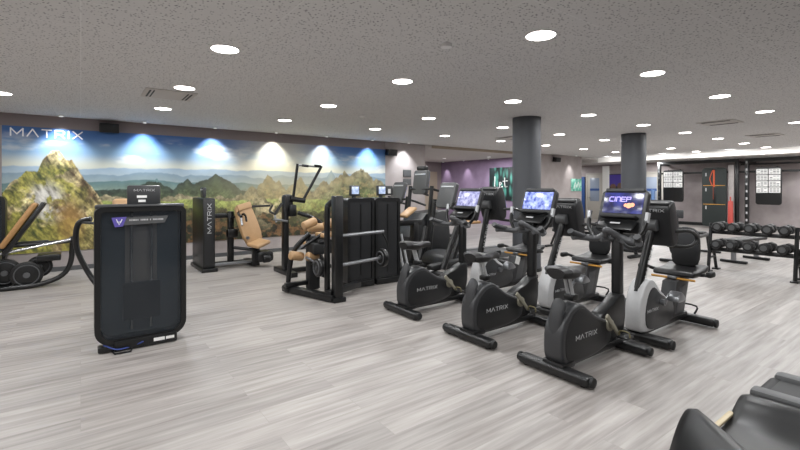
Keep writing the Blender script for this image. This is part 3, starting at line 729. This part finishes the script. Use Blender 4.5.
# ------------------------------------------------------------------ shrouded weight tower used by several strength machines
def tower_parts(t, w, d, h, rs, ori=0, off=(0, 0, 0), inner='glass_dark', stack=True):
    """rounded frame in xz, thickness along y; built at off, rotated by ori about z"""
    T = Matrix.Translation(off) @ Matrix.Rotation(ori, 4, 'Z')
    o = rrect(w, h-.06, .1, 8, 0, h/2+.03, rs); i = rrect(w-.09, h-.15, .08, 8, 0, h/2+.03, tuple(max(.03, q-.04) for q in rs))
    n = len(o); g = G()
    vs = []; fs = []
    for y in (-d/2, d/2):
        vs += [(p[0], y, p[1]) for p in o]; vs += [(p[0], y, p[1]) for p in i]
    for k in range(n):
        k2 = (k+1) % n
        fs += [(k, k2, n+k2, n+k), (2*n+k, 2*n+k2, 3*n+k2, 3*n+k), (k, k2, 2*n+k2, 2*n+k), (n+k, n+k2, 3*n+k2, 3*n+k)]
    g.add(vs, fs).xf(T)
    f = obj('tower_frame', g, 'black', t)
    p = obj('shroud_panel', G().prism([(a*.99, b) for a, b in i], -d/2+.015, -d/2+.035).xf(T), inner, t)
    obj('rear_panel', G().prism([(a*.99, b) for a, b in i], d/2-.035, d/2-.015).xf(T), 'rear_blue' if inner == 'glass_dark' else 'black_matte', t)
    return T
def console(t, T, c, w=.28, h=.18, label=True):
    k = obj('counter_console', G().box(c, (w, .06, h), .015).xf(T), 'shroud', t)
    g = lettering('MATRIX', h*.1, .15, .4, .003, 1.2); place(g, (c[0], c[1]-.031, c[2]+h*.26), (0, 0, 0)); obj('logo', g.xf(T), 'logo_grey', k)
    if label:
        obj('sticker', G().box((c[0]-.02, c[1]-.032, c[2]-.01), (w*.3, .003, h*.12)).box((c[0]-.02, c[1]-.032, c[2]-.05), (w*.22, .003, h*.12)).xf(T), 'white', k)
    return k

# B: leg machine, tower in the foreground
B = thing('strength_machine', 'large black weight tower with rounded smoked shroud standing alone at front left', 'gym machine', (.46, 4.72, 0))
T = tower_parts(B, .73, .2, 1.29, (.06, .06, .14, .14))
# weight stack silhouette behind panel
obj('instruction_band', G().prism([(-.22, 1.19), (-.205, 1.12), (.18, 1.135), (.21, 1.20)], -.094, -.09), 'hood_grey', B)
pb = obj('emblem', G().prism([(-.24, 1.195), (-.215, 1.11), (-.155, 1.115), (-.125, 1.20)], -.099, -.095), 'purple_paint', B)
obj('emblem_lines', G().tube([(-.205, -.10, 1.18), (-.183, -.10, 1.13), (-.16, -.10, 1.18)], .004, 6).tube([(-.2, -.10, 1.155), (-.165, -.10, 1.155)], .003, 6), 'logo_white', pb)
g = G(); x = -.1
for k in range(22):
    w = random.choice((.007, .009, .011)); 
    if k not in (6, 12, 14): g.box((x, -.096, 1.168), (w, .003, .014))
    x += .0125
obj('instruction_text', g, 'logo_grey', B)
obj('top_cap', G().prism(rrect(.72, .2, .09, 6), 1.27, 1.31, .012, plane='xy'), 'dark_grey', B)
for s in (-1, 1): obj('guide_rod', G().cyl((s*.08, 0, .7), .012, 1.1, n=10), 'chrome', B)
obj('centre_plate', G().box((0, .03, .85), (.26, .01, .7), .004), 'rear_light', B)
obj('weight_stack', G().box((0, -.03, .42), (.3, .05, .34), .005), 'black', B)
bb = obj('base_box', G().box((.03, -.06, .05), (.5, .14, .085), .008), 'black', B)
obj('base_sticker', G().box((.13, -.132, .055), (.09, .003, .03)).box((.22, -.132, .055), (.07, .003, .025)), 'white', bb)
obj('foot_bracket', G().box((-.25, -.06, .035), (.18, .1, .05), .01).tube([(-.24, -.1, .015), (-.22, -.2, .012), (-.1, -.2, .012), (-.08, -.1, .015)], .008, 8), 'black', B)
obj('cable', G().tube([(-.3, -.08, .07), (-.2, -.14, .03), (-.08, -.12, .03), (.0, -.14, .06)], .006, 6, 5), 'cable_blue', B)
console(B, Matrix.Identity(4), (.02, 0, 1.39), .27, .19)
# back of the machine: frame, seat, side arm
obj('main_frame', G().box((0, .75, .06), (.12, 1.3, .08), .01).box((0, 1.35, .06), (.6, .1, .08), .01).box((0, .9, .3), (.1, .12, .5), .01), 'black', B)
obj('seat_pad', G().box((0, .95, .55), (.36, .42, .08), .03, seg=3), 'tan', B)
obj('back_pad', G().box((-.06, 1.35, .98), (.2, .09, .72), .04, rot=(R(-12), 0, 0), seg=3), 'tan', B)
obj('side_arm', G().tube([(-.38, .3, 1.17), (-.48, .35, 1.12), (-.49, .35, .9), (-.4, .3, .66), (-.3, .2, .5)], .024, 12, 6), 'black', B)
obj('arm_link', G().tube([(-.45, .33, 1.14), (-.36, .25, 1.13), (-.3, .1, 1.1)], .014, 8), 'black', B)

# A: leg press at far left
A = thing('leg_press', 'dark leg press with slanted brown pad cut by the left photo edge', 'gym machine', (-.9, 8.33, 0))
obj('base_rail', G().tube([(-1.2, -.1, .04), (.1, -.1, .04), (.45, -.1, .06), (.68, -.1, .16), (.78, -.1, .35), (.8, -.1, .68)], .035, 12, 6).tube([(-1.2, .5, .04), (.3, .5, .04)], .035), 'black', A)
obj('upper_beam', G().tube([(-.5, -.1, .62), (.8, -.1, .66)], .03).tube([(-.7, .3, .6), (.5, .3, .62)], .04), 'black', A)
obj('sliding_rod', G().tube([(-1.1, -.18, .33), (.78, -.15, .69)], .022), 'chrome', A)
obj('end_cap', G().cyl((.8, -.1, .68), .05, .09, 'y', bev=.01), 'black', A)
obj('seat_frame', G().box((.25, -.05, .88), (.06, .34, .85), .01, rot=(0, R(31), 0)).box((-.1, .1, .3), (.14, .3, .5), .02), 'black', A)
obj('back_pad', G().box((.19, -.05, .93), (.07, .4, .72), .03, rot=(0, R(31), 0), seg=3), 'brown_wood', A)
for k, (x, z, r) in enumerate(((.27, .2, .19), (.02, .24, .2), (.4, .28, .16))):
    d = obj('weight_disc', G().cyl((x, -.05+.1*k, z), r, .05, 'y', n=32, bev=.01), 'black', A)
    obj('disc_hub', G().cyl((x, -.085+.1*k, z), .04, .03, 'y').torus((x, -.078+.1*k, z), r*.75, .008, 'y'), 'mid_grey', d)
obj('foot_plate', G().box((.52, .1, .42), (.28, .3, .09), .01), 'black', A)
obj('weight_tower', G().box((-.37-.15, -.2, .64), (.3, .12, 1.26), .03), 'black', A) if False else None
A2 = thing('strength_machine', 'tall narrow black weight tower at the left photo edge', 'gym machine', (-1.26, 9.25, 0))
tower_parts(A2, .62, .22, 1.33, (.08, .08, .06, .06))
obj('base_beam', G().box((0, -.1, .03), (.6, .3, .06), .01), 'black', A2)

# C: chest press near mural
C = thing('chest_press', 'chest press with tan padded seat and lettered black tower near the mural', 'gym machine', (1.8, 8.04, 0))
T = Matrix.Identity(4)
tw = obj('weight_tower', G().box((0, .45, .65), (.2, .9, 1.26), .02), 'black', C)
obj('tower_base', G().box((0, .43, .03), (.26, .98, .06), .01), 'black', C)
obj('tower_face', G().box((0, -.003, .66), (.15, .01, 1.16), .004), 'shroud_dark', tw)
g = lettering('MATRIX', .062, .14, .35, .004, 1.15); place(g, (.0, -.01, .93), (0, -PI/2, 0)); obj('logo', g, 'logo_grey', tw)
console(C, Matrix.Rotation(-PI/2, 4, 'Z'), (-.45, 0, 1.38), .2, .18, False)
obj('main_frame', G().box((.5, .4, .06), (.9, .1, .08), .01).box((.45, .35, .55), (.1, .1, .95), .01).box((.28, .35, .95), (.45, .08, .08), .01).box((.8, .3, .06), (.12, .5, .08), .01), 'black', C)
obj('lower_rail', G().box((.5, .1, .1), (.9, .06, .05), .008), 'steel', C)
obj('back_pad', G().prism(smooth_poly([(-.16, -.36), (-.19, .1), (-.14, .34), (0, .38), (.14, .34), (.19, .1), (.16, -.36)], 3), -.04, .04, .018).xf(Matrix.Translation((.71, .16, .80)) @ Euler((R(-14), R(-13), R(20))).to_matrix().to_4x4()), 'tan', C)
obj('head_pad', G().box((0, -.035, 0), (.3, .05, .12), .02).xf(Matrix.Translation((.64, .21, 1.11)) @ Euler((R(-14), R(-13), R(20))).to_matrix().to_4x4()), 'tan', C)
obj('seat_pad', G().box((.84, -.06, .44), (.32, .3, .07), .03, rot=(R(6), R(-14), R(24)), seg=3), 'tan', C)
obj('seat_post', G().box((.82, .05, .22), (.12, .12, .4), .01).box((.94, -.02, .2), (.3, .3, .2), .05), 'black', C)
for s, (x, y) in ((-1, (.5, .1)), (1, (1.25, .45))):
    a = obj('press_arm', G().tube([(x+.1, y+.2, 1.1), (x-.02*s, y, 1.0), (x, y-.25, .95)], .024, 10, 4).tube([(x+.05, y+.2, 1.1), (.6, .4, 1.1)], .022), 'black', C)
    obj('handle_grip', G().tube([(x, y-.22, .95), (x, y-.3, .8)], .02), 'steel', a)

obj('linkage', G().tube([(.45, .3, .9), (.62, .1, .98), (.62, -.05, .86)], .02, 8, 3).tube([(.5, .3, .35), (.85, .1, .3)], .03).box((.47, .32, .62), (.2, .14, .16), .03), 'black', C)
for x, y in ((.95, -.16), (1.06, .02)): obj('foot_roller', G().cyl((x, y, .16), .07, .14, 'x', n=18, bev=.02), 'black', C)
obj('adjust_knob', G().cyl((.66, .02, .55), .03, .08, 'y', n=14), 'steel', C)

# D: pull-down machine with raised arms
D = thing('pulldown_machine', 'pulldown machine with two black arms raised high in a V before the mural', 'gym machine', (3.0, 7.1, 0))
obj('upright_post', G().box((-.2, 0, .67), (.09, .14, 1.3), .02).box((-.2, 0, .04), (.12, .8, .08), .01), 'black', D)
obj('pivot_head', G().box((-.16, 0, 1.22), (.16, .2, .26), .05), 'black_matte', D)
obj('lift_arm', G().tube([(-.1, -.1, 1.28), (-.04, -.15, 1.87)], .024), 'black', D)
obj('lift_arm', G().tube([(.08, -.1, 1.25), (.38, -.2, 1.84)], .024), 'black', D)
hb = obj('cross_handle', G().tube([(-.04, -.15, 1.85), (.38, -.2, 1.82)], .016), 'steel', D)
for x in (.08, .3): obj('handle_grip', G().tube([(x-.05, -.16-.1*x, 1.845), (x+.06, -.17-.1*x, 1.835)], .022), 'black', hb)
obj('lower_frame', G().tube([(-.1, -.3, 1.05), (.25, -.35, .9), (.45, -.2, .6), (.4, 0, .1)], .035, 10, 4).box((.2, 0, .05), (.9, .1, .07), .01), 'black', D)
obj('arm_hinge', G().tube([(-.16, -.12, 1.28), (.1, -.12, 1.24)], .045).box((-.12, -.12, 1.08), (.12, .1, .2), .02).tube([(-.3, -.1, 1.2), (-.42, -.15, 1.05)], .025), 'black', D)
obj('weight_peg', G().tube([(-.2, -.1, .9), (-.45, -.15, .95)], .02), 'steel', D)
obj('thigh_pad', G().cyl((.2, -.35, .80), .07, .3, 'x', n=20, bev=.02), 'tan', D)
obj('seat_pad', G().box((.25, -.25, .5), (.36, .34, .08), .03), 'tan', D)

# E: leg extension / curl with heavy side column
E = thing('leg_extension', 'seated leg machine with tan rollers behind a tall square black column', 'gym machine', (2.62, 4.98, 0))
obj('column_slab', G().box((.04, 0, .69), (.115, .12, 1.34), .012).box((.04, 0, .03), (.18, .16, .06), .01), 'black', E)
obj('rear_arch', G().tube([(.0, .2, .1), (.0, .2, 1.1), (.02, .19, 1.24), (.06, .06, 1.31)], .04, 12, 5), 'black', E)
obj('base_frame', G().box((-.15, .45, .05), (.12, 1.0, .08), .01, rot=(0, 0, R(16))).box((.25, .2, .1), (.7, .1, .08), .01, rot=(0, 0, R(25))), 'black', E)
obj('left_leg', G().tube([(-.28, .86, .06), (-.22, .82, .55), (-.02, .7, .82)], .035, 12, 4).cyl((-.3, .85, .06), .045, .16, 'y', bev=.01).box((-.1, .78, .12), (.5, .08, .06), .01), 'black', E)
obj('mid_post', G().box((.05, .75, .4), (.16, .16, .75), .02).box((.1, .6, .62), (.3, .2, .16), .03), 'black_matte', E)
for (x, y, z, L, nm) in ((-.22, .7, .52, .2, 'ankle_roller'), (-.02, .62, .5, .18, 'ankle_roller'), (.02, .8, .95, .22, 'knee_roller'), (.3, .65, .96, .24, 'knee_roller')):
    obj(nm, G().cyl((0, 0, 0), .062, L, 'x', n=20, bev=.02).xf(Matrix.Translation((x, y, z)) @ Euler((0, R(-18 if nm[0] == 'k' else 12), R(10))).to_matrix().to_4x4()), 'tan', E)
obj('thigh_pad', G().box((.22, .6, .8), (.3, .28, .06), .02), 'tan', E)
for k, z in ((0, .52), (1, .42), (2, .6)): obj('linkage', G().tube([(-.15+.1*k, .55, z), (.1, .5, z-.16)], .018).cyl((.1, .5, z-.16), .04, .08, 'y', bev=.006), 'steel' if k == 0 else 'black', E)
for (x, y, z, r) in ((-.12, .22, .42, .12), (.02, .3, .40, .1)):
    d = obj('cam_disc', G().cyl((x, y, z), r, .05, 'x', n=28, bev=.01), 'black', E); obj('disc_hub', G().torus((x-.03, y, z), r*.7, .01, 'x').cyl((x-.03, y, z), .025, .02, 'x'), 'mid_grey', d)
obj('seat_carriage', G().box((.12, .62, .7), (.2, .24, .1), .03).tube([(-.15, .7, .62), (.2, .5, .9)], .022).tube([(-.05, .75, .75), (.3, .6, .7)], .02), 'black', E)
obj('cross_bar', G().tube([(.05, 0, .84), (.76, 0, .86)], .022), 'steel', E)
ab = obj('disc_axle', G().tube([(.05, 0, .46), (.78, 0, .50)], .022), 'steel', E)
d = obj('weight_disc', G().cyl((.74, 0, .5), .125, .06, 'x', n=32, bev=.012), 'black', E); obj('disc_hub', G().torus((.70, 0, .5), .085, .008, 'x').cyl((.70, 0, .5), .03, .03, 'x'), 'mid_grey', d)
obj('side_link', G().tube([(.74, .02, .86), (.84, .02, .68), (.8, .02, .5)], .012, 8, 4), 'black', E)

# F: double cabinets behind
for (x, w, lab, scrn) in ((3.32, .46, 'left one of two joined tall black weight cabinets at the room centre', True), (3.80, .46, 'right one of two joined tall black weight cabinets, beside the farthest upright bike', False)):
    Fm = thing('weight_cabinet', lab, 'gym machine', (x, 5.62, 0))
    tower_parts(Fm, w, .3, 1.31, (.05, .05, .05, .05), inner='shroud_dark')
    obj('base_box', G().box((0, 0, .05), (w-.02, .34, .08), .01), 'black', Fm)
    obj('centre_seam', G().box((0, -.138, .7), (.02, .01, 1.05)), 'black', Fm)
    cc = obj('counter_console', G().box((-.03, 0, 1.42), (.16, .05, .16), .012).box((-.03, .02, 1.32), (.05, .04, .08)), 'shroud', Fm)
    obj('counter_screen', G().box((-.03, -.028, 1.425), (.12, .005, .11)), 'screen_small', cc)
    if not scrn:
        cc = obj('counter_console', G().box((.14, .05, 1.42), (.15, .05, .15), .012), 'shroud', Fm); obj('sticker', G().box((.14, .022, 1.41), (.05, .005, .07)), 'white', cc)
F2 = thing('multi_station', 'low dark strength station with brown arm pads beyond the cabinets', 'gym machine', (4.5, 6.35, 0))
obj('cross_beam', G().box((0, 0, .82), (1.3, .1, .1), .02).box((-.5, 0, .42), (.12, .14, .8), .02).box((.5, 0, .42), (.12, .14, .8), .02).box((0, 0, .04), (1.2, .5, .07), .01), 'black', F2)
for x in (-.12, .28): obj('arm_pad', G().box((x, -.1, 1.02), (.32, .2, .06), .025, rot=(0, R(-28), R(10)), seg=3), 'tan', F2)
obj('inclined_bar', G().tube([(-.4, -.3, .1), (-.1, -.2, .8)], .04), 'black', F2); obj('inclined_bar', G().tube([(.35, -.3, .1), (.6, -.2, .75)], .045), 'black', F2)
obj('silver_strut', G().tube([(.02, -.3, .1), (-.05, -.2, .65)], .02), 'silver', F2); obj('silver_strut', G().tube([(.12, -.3, .1), (.05, -.2, .65)], .02), 'silver', F2)

# background cardio: consoles seen from behind
def cardio(loc, label, h=1.5, climb=False, lean=18):
    t = thing('stair_climber' if climb else 'treadmill', label, 'climber' if climb else 'treadmill', loc)
    if climb:
        obj('base_housing', G().prism([(-.5, 0.0), (-.55, .5), (-.1, .95), (.5, 1.0), (.6, 0)], -.3, .3, .03), 'shroud_dark', t)
        obj('step', G().box((.5, 0, .7), (.25, .5, .05), .01).box((.62, 0, .45), (.25, .5, .05), .01).box((.74, 0, .2), (.25, .5, .05), .01), 'black_matte', t)
    else:
        obj('deck', G().box((.85, 0, .14), (1.7, .5, .1), .02), 'belt', t)
        for s in (-1, 1): obj('side_rail', G().box((.85, s*.31, .15), (1.8, .12, .12), .02), 'hood_grey', t)
        obj('motor_cover', G().prism(smooth_poly([(-.3, .02), (-.3, .2), (-.1, .28), (.25, .24), (.3, .05)], 3), -.36, .36, .03), 'shroud_dark', t)
    for s in (-1, 1): obj('upright', G().tube([(-.15, s*.35, .15), (.0, s*.35, h-.3)], .04, 10), 'black', t)
    obj('handrail', G().tube([(.5, -.36, h-.5), (0, -.36, h-.36), (-.03, 0, h-.38), (0, .36, h-.36), (.5, .36, h-.5)], .024, 10, 3), 'black', t)
    T = Matrix.Translation((0, 0, h-.22)) @ Euler((0, R(lean), 0)).to_matrix().to_4x4()
    c = obj('console', G().prism(rrect(.44, .5, .06, 5, 0, 0), -.04, .05, .02, plane='yz').xf(T), 'hood_grey', t)
    obj('console_stripe', G().box((-.045, 0, .16), (.01, .34, .03), .003).xf(T), 'silver', c)
    obj('screen', G().box((.055, 0, .03), (.006, .4, .26)).xf(T), 'screen_blue', c)
    if climb: obj('top_fan', G().box((0, 0, .29), (.12, .26, .09), .03).xf(T), 'black_matte', c)
    return t
cardio((5.8, 7.95, 0), 'treadmill seen from its console back, right of the mural end', 1.57)
cardio((5.69, 7.0, 0), 'tall stair climber with grey back and dark top, in front of the opening', 1.80, True, 8)
cardio((5.55, 6.05, 0), 'treadmill behind the farthest upright bike, console back facing the camera', 1.54)
t = thing('water_bottle', 'small clear bottle standing on a treadmill console before the opening', 'bottle', (6.12, 6.6, 1.33)) if False else None

# deck of a low machine behind the first two bikes (inclined rails)
H = thing('incline_trainer', 'low dark trainer with inclined rails behind the farthest upright bike', 'gym machine', (4.9, 5.1, 0))
obj('long_rail', G().box((.2, 0, .28), (1.6, .14, .1), .03, rot=(0, R(-4), 0)).box((-.5, 0, .1), (.14, .5, .16), .03).box((.95, 0, .12), (.14, .5, .2), .03), 'black_matte', H)
obj('inclined_post', G().tube([(-.4, -.1, .2), (-.05, -.1, .95)], .045), 'black', H); obj('inclined_post', G().tube([(-.05, .1, .2), (.3, .1, .95)], .045), 'black', H)
obj('top_tray', G().box((.15, 0, .9), (.5, .3, .05), .02), 'brown_wood', H)

# fan rowers / machine further right
def rower(loc, rz, label):
    t = thing('rowing_machine', label, 'rower', loc, rz)
    f = obj('fan_housing', G().cyl((0, 0, .42), .28, .16, 'y', n=40, bev=.04), 'black_matte', t)
    obj('fan_ring', G().torus((0, -.085, .42), .2, .01, 'y').torus((0, -.085, .42), .12, .008, 'y').torus((0, .085, .42), .2, .01, 'y').cyl((0, 0, .42), .05, .19, 'y'), 'hood_grey', f)
    obj('front_foot', G().box((-.05, 0, .035), (.09, .6, .06), .02).tube([(-.05, 0, .05), (0, 0, .25)], .035), 'black', t)
    obj('slide_rail', G().tube([(.15, 0, .4), (2.0, 0, .42)], .04, 10, flat=.8), 'black', t)
    obj('rear_leg', G().tube([(1.9, 0, .4), (2.05, 0, .06)], .028).box((2.05, 0, .03), (.07, .45, .05), .015), 'black', t)
    obj('seat', G().box((1.1, 0, .52), (.28, .34, .06), .025), 'vinyl_black', t)
    obj('foot_plate', G().box((.35, -.15, .42), (.1, .12, .28), .02, rot=(0, R(-35), 0)).box((.35, .15, .42), (.1, .12, .28), .02, rot=(0, R(-35), 0)), 'black', t)
    obj('pull_handle', G().tube([(.25, -.25, .62), (.25, .25, .62)], .018), 'mid_grey', t)
    obj('monitor', G().tube([(0, 0, .6), (-.02, 0, .9)], .02).box((0, 0, .95), (.04, .2, .16), .01), 'dark_grey', t)
    return t
rower((9.4, 4.45, 0), R(88), 'black air rower with round fan behind the middle recumbent bike')
rower((9.4, 3.62, 0), R(4), 'black air rower with round fan left of the dumbbell rack')

# ------------------------------------------------------------------ dumbbell racks, dumbbells, bench
def rack(loc, L, label, n1, n2):
    t = thing('dumbbell_rack', label, 'dumbbell rack', loc)
    for y in (0, -L):
        s = obj('side_frame', G().tube([(-.16, y, .02), (-.02, y, .84)], .028, 8).tube([(.22, y, .02), (.04, y, .5)], .026, 8).tube([(-.02, y, .82), (.16, y, .78)], .024, 8).tube([(-.1, y, .24), (.16, y, .24)], .022, 8), 'black', t)
        for x in (-.16, .22): obj('foot_plate', G().box((x, y, .012), (.14, .1, .024), .004), 'black', s)
    for z, x in ((.68, .06), (.385, .0)):
        obj('shelf', G().box((x-.07, -L/2, z), (.03, L+.06, .05), .006).box((x+.09, -L/2, z), (.03, L+.06, .05), .006), 'black', t)
    return t
Y0, LR = 2.93, 1.15
rack((9.03, Y0, 0), LR, 'black two-tier dumbbell rack standing left of the one at the photo edge', 5, 5)
rack((9.0, Y0-LR-.2, 0), LR, 'black two-tier dumbbell rack at the right photo edge', 5, 5)
def dumbbell(loc):
    t = thing('dumbbell', None, 'dumbbell', loc)
    for s in (-1, 1):
        hd = obj('head', G().cyl((s*.115, 0, 0), .083, .14, 'x', n=8, bev=.018), 'rubber', t)
        obj('head_disc', G().cyl((s*.187, 0, 0), .045, .008, 'x', n=16), 'hood_grey', hd)
    obj('handle', G().cyl((0, 0, 0), .017, .12, 'x', n=12), 'chrome', t)
    return t
d0 = dumbbell((0, 0, 0)); first = True
ords = ['first', 'second', 'third', 'fourth', 'fifth']
for ri, (yb, rn) in enumerate(((Y0, 'the left rack'), (Y0-LR-.2, 'the right edge rack'))):
    for ti, (z, x, tn) in enumerate(((.788, 9.04, 'upper'), (.493, 8.98, 'lower'))):
        for k in range(5):
            p = (x, yb-.13-k*.222, z)
            if ri == 1 and k > 2: continue
            lab = '%s black dumbbell from the left, %s shelf of %s' % (ords[k], tn, rn)
            if first: d0.location = p; d0['label'] = lab; d0['group'] = 'dumbbells on the racks'; first = False
            else: dup(d0, p, random.uniform(-.08, .08), lab, 'dumbbells on the racks')
bn = thing('flat_bench', 'flat dark weight bench behind the dumbbell rack', 'bench', (10.7, 2.9, 0), R(-8))
obj('bench_pad', G().box((0, 0, .44), (1.2, .28, .07), .03, seg=3), 'vinyl_black', bn)
obj('bench_frame', G().box((0, 0, .37), (1.0, .07, .06), .008).box((-.45, 0, .2), (.07, .07, .36), .008).box((.45, 0, .2), (.07, .07, .36), .008), 'steel', bn)
for x in (-.45, .45): obj('bench_foot', G().box((x, 0, .03), (.08, .45, .05), .012), 'black', bn)

# ------------------------------------------------------------------ suspension rig at the back wall
XR = 18.6
def YAT(px):  # helper used while laying out the rig: y on the plane x = XR
    u = (px-400)/434
    return XR*(.8055-.5926*u)/(.5926+.8055*u)
rig = thing('training_rig', 'black steel training rig standing along the back wall', 'rig', (XR, 0, 0))
for px in (659.5, 737, 747):
    y = YAT(px); p = obj('rig_post', G().box((0, y, 1.2), (.1, .11, 2.4), .008), 'black', rig)
    g = G()
    for k in range(9): g.box((-.052, y, .35+.25*k), (.004, .05, .08))
    if px != 737: obj('post_mark', g, 'hood_grey' if px < 700 else 'logo_grey', p)
ya, yb_, yc, yd = YAT(659), YAT(737), YAT(747), YAT(820)
obj('top_rail', G().box((0, (ya+yb_)/2, 2.43), (.1, abs(ya-yb_)+.1, .12), .02).box((0, (yc+yd)/2, 2.43), (.1, abs(yc-yd)+.1, .12), .02).box((.4, (yb_+yd)/2, 2.3), (.06, abs(yb_-yd), .06), .01), 'black', rig)
obj('rail_highlight', G().tube([(-.06, ya, 2.5), (-.06, yb_, 2.5)], .014).tube([(-.06, yc, 2.5), (-.06, yd, 2.5)], .014), 'chrome', rig)
obj('cross_bar', G().box((.1, (ya+yb_)/2, 2.03), (.05, abs(ya-yb_), .07), .01).box((.1, (yb_+yd)/2, 2.03), (.05, abs(yb_-yd), .07), .01), 'black_matte', rig)
for y in (ya, yb_, yc): obj('wall_brace', G().box((.45, y, 2.38), (.9, .06, .06), .008), 'black', rig)
yw = YAT(731.5)
obj('white_upright', G().box((-.02, yw, 1.42), (.08, .17, 1.7), .01), mat('pale_grey', '#a7a19f', .6, noise=.25, nscale=9), rig)
tag(obj('red_strap_bundle', G().box((0, 0, .55), (.09, .17, 1.0), .03, taper=(.8, .85)).tube([(0, 0, 1.02), (0, 0, 1.2)], .02), 'red', loc=(XR-.2, YAT(732.5), -.045)), 'red exercise bands hanging in a bundle from the rig post', 'exercise bands')
def board(pxa, pxb, z0, z1, rows, label):
    y0, y1 = YAT(pxa), YAT(pxb); yc_ = (y0+y1)/2; w = abs(y0-y1)
    t = thing('exercise_board', label, 'board', (XR-.14, yc_, (z0+z1)/2)); h = z1-z0
    obj('backing', G().prism(rrect(w, h, .08, 5), -.03, .03, .01, plane='yz'), 'black', t)
    for q in (-1, 1): obj('hanger', G().tube([(.02, q*w*.3, h/2-.05), (.1, q*w*.3, h/2+.02), (.23, q*w*.3, 2.06-(z0+z1)/2)], .012), 'black', t)
    rh = .205
    for r in range(rows):
        for c in (0, 1):
            yy = (w*.24)*(1 if c == 0 else -1); zz = h/2-.06-rh*(r+.5)
            s = obj('instruction_sheet', G().box((-.034, yy, zz), (.005, w*.44, rh*.88)), 'white', t)
            g = G()
            for ln in range(3):
                for q in range(3):
                    if random.random() < .85: g.box((-.038, yy+(q-1)*w*.13, zz+(ln-1)*rh*.25), (.003, w*.1, rh*(.09 if ln != 1 else .14)))
            obj('sheet_print', g, 'sheet_line', s)
    return t
board(665, 685, .93, 2.15, 3, 'black wall board with six white exercise sheets, left of the hanging mat')
board(757, 783, .90, 2.17, 4, 'black wall board with eight white exercise sheets at the far right')
y0, y1 = YAT(703.5), YAT(728)
mt = thing('hanging_mat', 'tall dark hanging exercise mat with orange cross lines', 'mat', (XR-.12, (y0+y1)/2, 0)); w = abs(y0-y1)
obj('mat_panel', G().prism(rrect(w, 2.12, .12, 6, 0, 1.13), -.03, .03, .008, plane='yz'), 'dark_panel', mt)
g = G()
for z in (1.55, .87): g.box((-.034, 0, z), (.006, w*.9, .022))
obj('cross_line', g, 'orange', mt)
obj('centre_strap', G().box((-.036, .0, 1.6), (.01, .05, 1.1)).tube([(-.05, .03, 2.1), (-.05, .12, 1.8), (-.05, .05, 1.55)], .014, 6, 4), 'orange_red', mt)
obj('black_strap', G().box((-.045, -.02, 1.2), (.012, .07, .6), .01).box((-.045, 0, 2.15), (.03, .14, .08), .01), 'black', mt)
for zz in (1.95, 1.4, .75): obj('mat_number', G().box((-.034, w*.33, zz), (.005, .035, .12)), 'logo_grey', mt)
tag(obj('blue_roller', G().cyl((0, 0, .7), .07, 1.4, n=20, bev=.02), 'bluish', loc=(18.2, YAT(657.5), 0)), 'tall blue foam roller leaning by the left rig post', 'roller')

# ------------------------------------------------------------------ foreground treadmill, bottom right
Tm = thing('treadmill', 'black treadmill cut off at the bottom right corner, nearest the camera', 'treadmill', (3.05, .85, 0), 0)
pf = [(-1.03, .0), (-.98, .15), (-.86, .33), (-.75, .415), (-.66, .41), (-.58, .32), (-.46, .2), (-.2, .165), (-.06, .2), (.03, .25), (.12, .255), (.19, .2), (.2, .0)]
vs = []; fs = []
ys = [.04, .02, -.03, -.2, -.5, -.9, -1.3]; sc_ = [.7, .92, 1.0, 1.02, 1.02, 1.03, 1.03]
P = []
for i in range(len(pf)-1):
    a, b = pf[max(i-1, 0)], pf[i]; c_, d_ = pf[i+1], pf[min(i+2, len(pf)-1)]
    for k in range(4):
        t_ = k/4; P.append(tuple(.5*((2*b[q])+(-a[q]+c_[q])*t_+(2*a[q]-5*b[q]+4*c_[q]-d_[q])*t_*t_+(-a[q]+3*b[q]-3*c_[q]+d_[q])*t_**3) for q in (0, 1)))
P.append(pf[-1]); n = len(P)
for y, s in zip(ys, sc_):
    for (x, z) in P: vs.append((x+.95*y*min(1, max(0, (-.3-x)/.3)), y, max(0, z)*s))
for i in range(len(ys)-1):
    for k in range(n-1): fs.append((i*n+k, i*n+k+1, (i+1)*n+k+1, (i+1)*n+k))
fs.append(tuple(range(n))[::-1])
obj('motor_cover', G().add(vs, fs), 'black', Tm, ang=50)
obj('beige_strip', G().box((-.28, .025, .175), (.46, .03, .02), .008), 'beige_trim', Tm)
obj('side_rail', G().box((.16, -.66, .255), (.10, 1.3, .06), .02), 'hood_grey', Tm)
obj('running_belt', G().box((.5, -.68, .13), (.62, 1.4, .03), .01), 'belt', Tm)
obj('deck_frame', G().box((.5, -.68, .07), (.66, 1.36, .1), .01), 'black', Tm)
obj('far_rail', G().box((.86, -.66, .12), (.11, 1.4, .12), .03), 'hood_grey', Tm)
obj('end_roller', G().cyl((.5, .02, .1), .05, .64, 'x', n=20), 'black_matte', Tm)

# ------------------------------------------------------------------ world, camera
w = bpy.data.worlds.new('world'); sc.world = w; w.use_nodes = True
w.node_tree.nodes['Background'].inputs[0].default_value = (.9, .93, 1, 1); w.node_tree.nodes['Background'].inputs[1].default_value = .3
cam = bpy.data.cameras.new('camera'); co = bpy.data.objects.new('camera', cam); COL.objects.link(co); sc.camera = co
cam.sensor_width = 36; cam.lens = 434/800*36; cam.shift_y = -37/800; cam.clip_start = .05
co.location = (0, 0, 1.46); co.rotation_euler = (PI/2, 0, R(53.66-90))
sc.view_settings.view_transform = 'Standard'; sc.view_settings.look = 'None'; sc.view_settings.exposure = 0
